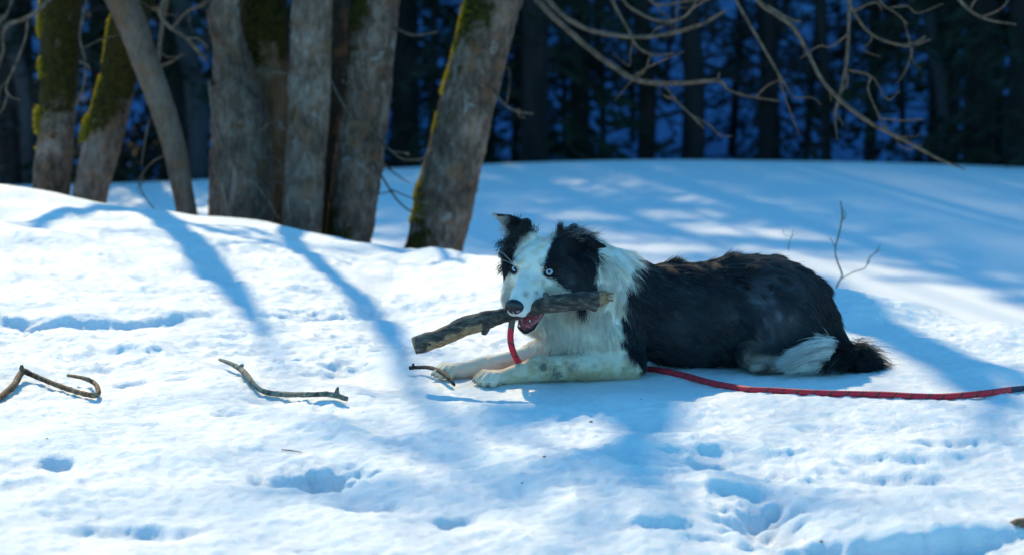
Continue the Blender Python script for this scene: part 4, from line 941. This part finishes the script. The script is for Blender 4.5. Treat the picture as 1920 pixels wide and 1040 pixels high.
# eyes
def uv_sphere(nu=32, nv=20):
    u, v = np.meshgrid(np.linspace(0, 2*np.pi, nu, endpoint=False), np.linspace(0, np.pi, nv))
    d = np.stack([np.cos(u)*np.sin(v), np.sin(u)*np.sin(v), np.cos(v)], -1).reshape(-1, 3)
    i, j = np.meshgrid(np.arange(nv-1), np.arange(nu), indexing='ij'); j2 = (j+1) % nu
    return d, np.stack([i*nu+j, (i+1)*nu+j, (i+1)*nu+j2, i*nu+j2], -1).reshape(-1, 4)
EM = NM('blue_eye'); at = EM.add('ShaderNodeAttribute', attribute_name='col'); EM.L(at.outputs['Color'], EM.b.inputs['Base Color']); EM.b.inputs['Roughness'].default_value = .08; EM.b.inputs['Coat Weight'].default_value = .0; EM.b.inputs['Specular IOR Level'].default_value = .25
lid_m = mat_simple('eyelid_skin', [(.4, (.005, .005, .005)), (.6, (.014, .012, .012))], 60, .6, .3, .001, spec=.15)
for s, (ex, ey) in ((-1, (966.5, 502.5)), (1, (1030, 509))):
    base = hd(.0, 3.7 * s, 0); c = P(ex, ey, base[1] - .002); c = c + (c - CAM) / np.linalg.norm(c - CAM) * .0068
    look = CAM - c; look /= np.linalg.norm(look); look = look + HF * .05; look /= np.linalg.norm(look)
    sd, sq = uv_sphere(48, 48); X = np.cross([0, 0, 1], look); X /= np.linalg.norm(X); Yv = np.cross(look, X); Mx = np.stack([X, Yv, look], 1)
    th = np.arccos(np.clip(sd[:, 2], -1, 1)); ph = np.arctan2(sd[:, 1], sd[:, 0]); col = np.tile([.10, .085, .08], (len(sd), 1))
    ir = (th < .80)[:, None]; fib = (.85 + .15 * np.sin(ph * 23) * np.cos(ph * 9))[:, None]
    col = np.where(ir, np.array([.44, .54, .62]) * fib, col); col = np.where((np.abs(th - .78) < .12)[:, None], [.02, .03, .05], col); col = np.where((np.abs(th-.44) < .05)[:, None], np.array([.22, .33, .45]), col)
    col = np.where((th < .29)[:, None], [.006, .006, .008], col); col = np.where((th > .93)[:, None], [.006, .006, .006], col)
    eye = make_mesh('eye', c + (sd * .0106) @ Mx.T, sq, EM.m, None, True, col); adopt(eye, dog)
    # almond rim
    a = np.linspace(0, 2*np.pi, 30, endpoint=False)
    ea = HL * 1.0; wv = X * (1 if X[0] > 0 else -1)
    tilt = -.14 * s
    ring = []
    for t in a:
        x = math.cos(t) * (.0130 if s > 0 else .0110); y = math.sin(t) * (.0078 if math.sin(t) > 0 else .0084) + tilt * x
        if s * x < 0: y -= .0016 * (abs(x) / .011) ** 2; x *= 1.10
        z = math.sqrt(max(1e-9, .0120 ** 2 - min(x * x + y * y, .0119 ** 2)))
        ring.append(c + wv * x + Yv * y * (1 if Yv[2] > 0 else -1) + look * max(z, .0035))
    ring = np.array(ring); V, Q = [], []; m = 8
    for i in range(30):
        tdir = ring[(i+1) % 30] - ring[i-1]; tdir /= np.linalg.norm(tdir); e1 = np.cross(tdir, look); e1 /= np.linalg.norm(e1)
        for j in range(m): q = 2*np.pi*j/m; V.append(ring[i] + e1 * math.cos(q) * .0021 + look * (math.sin(q) * .0015 - .0003))
    for i in range(30):
        for j in range(m): Q.append((i*m+j, i*m+(j+1) % m, ((i+1) % 30)*m+(j+1) % m, ((i+1) % 30)*m+j))
    rim = make_mesh('eyelid', V, np.array(Q), lid_m, None); adopt(rim, eye)
# nose pad
sd, sq = uv_sphere(40, 28); L_, U_, F_ = sd[:, 0], sd[:, 1], sd[:, 2]
wn = 1.0 - .22 * np.clip(-U_, 0, 1); r = np.stack([L_ * 1.98 * wn, U_ * 1.62, F_ * 1.15 + .12 * U_], 1)
nost = np.zeros(len(sd)); pink = np.zeros(len(sd))
for s in (-1, 1):
    q = np.sqrt(((r[:, 0] - s * .92) / .36) ** 2 + ((r[:, 1] + .10 + .12 * s * 0) / .30) ** 2) + 3 * (F_ < 0); nost = np.maximum(nost, sstep(1.1, .3, q))
    q2 = np.sqrt(((r[:, 0] - s * 1.10) / .45) ** 2 + ((r[:, 1] + .52) / .26) ** 2) + 3 * (F_ < -.2); pink = np.maximum(pink, sstep(1.1, .4, q2) * (.95 if s > 0 else .6))
r[:, 2] -= nost * .28; r[:, 2] -= .14 * sstep(.16, .0, np.abs(r[:, 0])) * (U_ < .35)
Xn = EYE + (HF[None] * (r[:, 2:3] + 9.35) + HL[None] * r[:, 0:1] + HU[None] * (r[:, 1:2] - 3.25)) * .01
cn = np.tile([.010, .011, .014], (len(sd), 1)); cn = cn * (1 - pink[:, None]) + np.array([.55, .22, .26]) * pink[:, None]; cn = cn * (1 - nost[:, None]) + .002 * nost[:, None]
NMt = NM('nose_pad'); at = NMt.add('ShaderNodeAttribute', attribute_name='col'); NMt.L(at.outputs['Color'], NMt.b.inputs['Base Color']); NMt.b.inputs['Roughness'].default_value = .32
NMt.L(NMt.bump(NMt.noise(NMt.obj(), 900, 2), .5, .0006), NMt.b.inputs['Normal'])
nose = make_mesh('nose', Xn, sq, NMt.m, None, True, cn); adopt(nose, dog)
# tongue, gums and teeth
tong_m = mat_simple('wet_tongue', [(.35, (.22, .035, .045)), (.65, (.42, .09, .11))], 220, .25, .6, .001, spec=.6)
T1 = tube_data([hd(-1, .4, -5.9), hd(2, .5, -7.0), hd(4.6, .4, -8.2), hd(6.6, .3, -9.1)], [.022, .023, .020, .009], sides=16, n=30, rough=.0012, rfreq=160, flat=.42)
tg = make_mesh('tongue', T1[0], [T1[1], T1[2]], tong_m); adopt(tg, dog)
tooth_m = mat_simple('tooth', [(.4, (.62, .55, .42)), (.6, (.75, .70, .58))], 90, .3, .1, .0005, spec=.5)
def tooth(F, L, U, dF, dU, ln, r):
    o = tube('tooth', [hd(F, L, U), hd(F + dF * ln * .5, L, U + dU * ln * .5), hd(F + dF * ln, L * .98, U + dU * ln)], [r, r * .75, r * .2], tooth_m, None, sides=10, n=10); adopt(o, dog)
tooth(5.6, .9, -8.6, .2, 1, .75, .0024); tooth(6.9, -.9, -8.9, .1, 1, .55, .0020); tooth(3.4, 2.05, -7.7, 0, 1, .35, .0024)
tooth(7.0, -1.1, -4.9, 0, -1, .9, .0024); tooth(3.2, 1.75, -7.8, 0, 1, .5, .003); tooth(2.2, 1.85, -7.4, 0, 1, .55, .0034)
# claws
claw_m = mat_simple('claw', [(.4, (.25, .20, .16)), (.6, (.45, .38, .30))], 90, .4, .1, .0005, spec=.4)
for t_, d_ in CLAWS:
    o = tube('claw', [t_ + d_ * .004, t_ + d_ * .0105 - [0, 0, .001], t_ + d_ * .0130 - [0, 0, .004]], [.0024, .0018, .0006], claw_m, None, sides=8, n=8); adopt(o, dog)

# ------------------------------------------------------------------ the stick in its mouth
SM = NM('stick_bark'); v = SM.obj(); at = SM.add('ShaderNodeAttribute', attribute_name='col'); n = SM.noise(SM.obj((.45, 1, 1.3)), 70, 6, .72); n2 = SM.noise(SM.obj((25, 60, 60)), 3, 5, .7)
base = SM.ramp(n, [(.36, (.010, .008, .007)), (.48, (.050, .036, .028)), (.58, (.13, .095, .070)), (.70, (.30, .21, .13))])
wood = SM.ramp(n2, [(.3, (.14, .07, .032)), (.55, (.34, .20, .10)), (.75, (.52, .37, .22))])
sepc = SM.add('ShaderNodeSeparateColor'); SM.L(at.outputs['Color'], sepc.inputs[0])
fw = SM.ramp(SM.math('ADD', sepc.outputs[0], SM.math('MULTIPLY', SM.math('SUBTRACT', n, .5), 1.4)), [(.52, (0, 0, 0)), (.60, (1, 1, 1))])
SM.L(SM.mix(fw, base, wood), SM.b.inputs['Base Color']); SM.b.inputs['Roughness'].default_value = .8
SM.L(SM.bump(SM.noise(v, 130, 5, .7), .9, .004), SM.b.inputs['Normal'])
sp_px = [(776, 648, -.150), (800, 641, -.150), (835, 628, -.150), (870, 612, -.152), (905, 602, -.152), (945, 591, -.152), (985, 582, -.155), (1030, 571, -.172), (1075, 565, -.180), (1110, 562, -.185), (1138, 556, -.190)]
sp_w = [P(*q) for q in sp_px]; rr = np.array([15, 17, 17, 17.5, 18, 14, 13, 17, 17, 18, 13]) * 5.3 / F_PX
SV, SQ, ST = tube_data(sp_w, rr, sides=26, n=150, rough=.0020, rfreq=60, seed=9, flute=1.0)
px, py = proj(SV)
under = np.clip(sstep(-2, 14, 7 * noise(SV * 45, 61) + 5 * noise(SV * 120, 62) + py - np.interp(px, [q[0] for q in sp_px], [q[1] for q in sp_px])), 0, 1) * ((px < 905) & (px > 800)) * .95
end = np.maximum(sstep(1118, 1132, px), sstep(781, 775, px)) * 1.0
ridge = np.exp(-((px - 1060) / 40) ** 2) * .30
amt = np.clip(np.maximum(np.maximum(under, end), ridge) + .12, 0, 1)
knob = tube_data([sp_w[4], sp_w[4] + view((.004, -.014, .003)), sp_w[4] + view((.002, -.026, .004))], [.014, .010, .004], sides=14, n=16, rough=.003, rfreq=120)
knob2 = tube_data([sp_w[7], sp_w[7] + view((-.006, .014, .004)), sp_w[7] + view((-.008, .024, .004))], [.011, .007, .004], sides=14, n=14, rough=.003, rfreq=120)
knob3 = tube_data([sp_w[9], sp_w[9] + view((.004, -.014, .004)), sp_w[9] + view((.008, -.021, .004))], [.013, .009, .004], sides=14, n=14, rough=.003, rfreq=120)
parts = [(SV, SQ, ST), knob, knob2, knob3]; V, Fq = merge(parts); ca = np.zeros((len(V), 3)); ca[:len(SV)] = amt[:, None]; ca[len(SV):] = .25
splin = []
rg = np.random.default_rng(5)
stick = make_mesh('stick', V, Fq, SM.m, None, True, ca); tag(stick, 'thick bark-covered broken stick held crosswise in the dog\'s mouth', 'stick')
for i in range(9):
    a = rg.uniform(0, 2*np.pi); q = sp_w[-1] + view((0, math.sin(a) * .008, math.cos(a) * .008)); splin.append(tube_data([q - view((.012, -.002, 0)), q + view((rg.uniform(.004, .014), rg.uniform(-.002, .004), 0))], [.004, .0012], sides=6, n=5, rough=.001, rfreq=200))
V, Fq = merge(splin); o = make_mesh('splintered_end', V, Fq, SM.m, None, True, np.ones((len(V), 3))); adopt(o, stick)

# ------------------------------------------------------------------ red rope leash
RM = NM('red_rope'); uvn = RM.add('ShaderNodeAttribute', attribute_name='col'); sc_ = RM.add('ShaderNodeSeparateColor'); RM.L(uvn.outputs['Color'], sc_.inputs[0])
RM.b.inputs['Roughness'].default_value = .7
RM.L(RM.bump(RM.noise(RM.obj(), 700, 2), .6, .0012), RM.b.inputs['Normal']); RM.L(uvn.outputs['Color'], RM.b.inputs['Base Color'])
def gr(px, py, lift=.006): return G(px, py, lift)
rp = [P(962, 588, -.150), P(959, 610, -.152), P(957, 632, -.148), P(961, 655, -.135), P(972, 678, -.115), P(992, 700, -.085), np.array([.13, -.045, .012]), np.array([.20, -.05, .010]),
      P(1210, 698, -.060), P(1250, 702, -.055), P(1290, 713, -.085), P(1330, 724, -.125), P(1370, 733, -.155), P(1410, 738, -.165), P(1460, 738, -.165), P(1510, 741, -.175), P(1560, 743, -.182), P(1610, 742, -.180), P(1660, 745, -.185),
      P(1710, 749, -.19), P(1760, 748, -.185), P(1810, 744, -.175), P(1860, 740, -.16), P(1895, 735, -.15), P(1935, 730, -.14), P(1990, 724, -.13)]
LP_ = [(1205, 696), (1250, 701), (1290, 710), (1330, 721), (1370, 729), (1410, 735), (1460, 737), (1510, 740), (1560, 742), (1610, 743), (1660, 744), (1710, 747), (1760, 748), (1810, 745), (1860, 740), (1895, 735), (1935, 731), (1990, 726)]
for i in range(8, len(rp)):
    rp[i] = G(*LP_[i - 8], .0050)
n = 900; path = catmull(rp, n); seg = np.concatenate([[0], np.cumsum(np.linalg.norm(np.diff(path, axis=0), axis=1))]); s_ = np.linspace(0, seg[-1], n)
path = np.stack([np.interp(s_, seg, path[:, i]) for i in range(3)], 1)
T, N_, B = frames(path); sides = 16; a = np.linspace(0, 2*np.pi, sides, endpoint=False)
rr_ = .0062 * (1 + .03 * np.sin(s_ * 900))
D = N_[:, None] * np.cos(a)[None, :, None] + B[:, None] * np.sin(a)[None, :, None]; V = (path[:, None] + D * rr_[:, None, None]).reshape(-1, 3)
i = np.arange(n-1)[:, None]*sides; j = np.arange(sides)[None]; k = (j+1) % sides; Q = np.stack([i+j, i+k, i+sides+k, i+sides+j], -1).reshape(-1, 4)
S2, A2 = np.repeat(s_, sides), np.tile(a, n); ph = (S2 / .031 + A2 / (2*np.pi)) % 1; ph2 = (S2 / .031 + A2 / (2*np.pi) + .12) % 1
c = np.tile([.66, .014, .035], (n*sides, 1)); c[ph < .10] = (.02, .018, .012); c[(ph2 < .04)] = (.16, .10, .03)
px_, _ = proj(V); c[px_ > 1897] = (.012, .018, .05); c[(S2 < .028)] = (.09, .07, .05)
leash = make_mesh('leash', V, Q, RM.m, None, True, c); tag(leash, 'red rope leash running from the dog\'s mouth under its chest to the right border', 'leash')
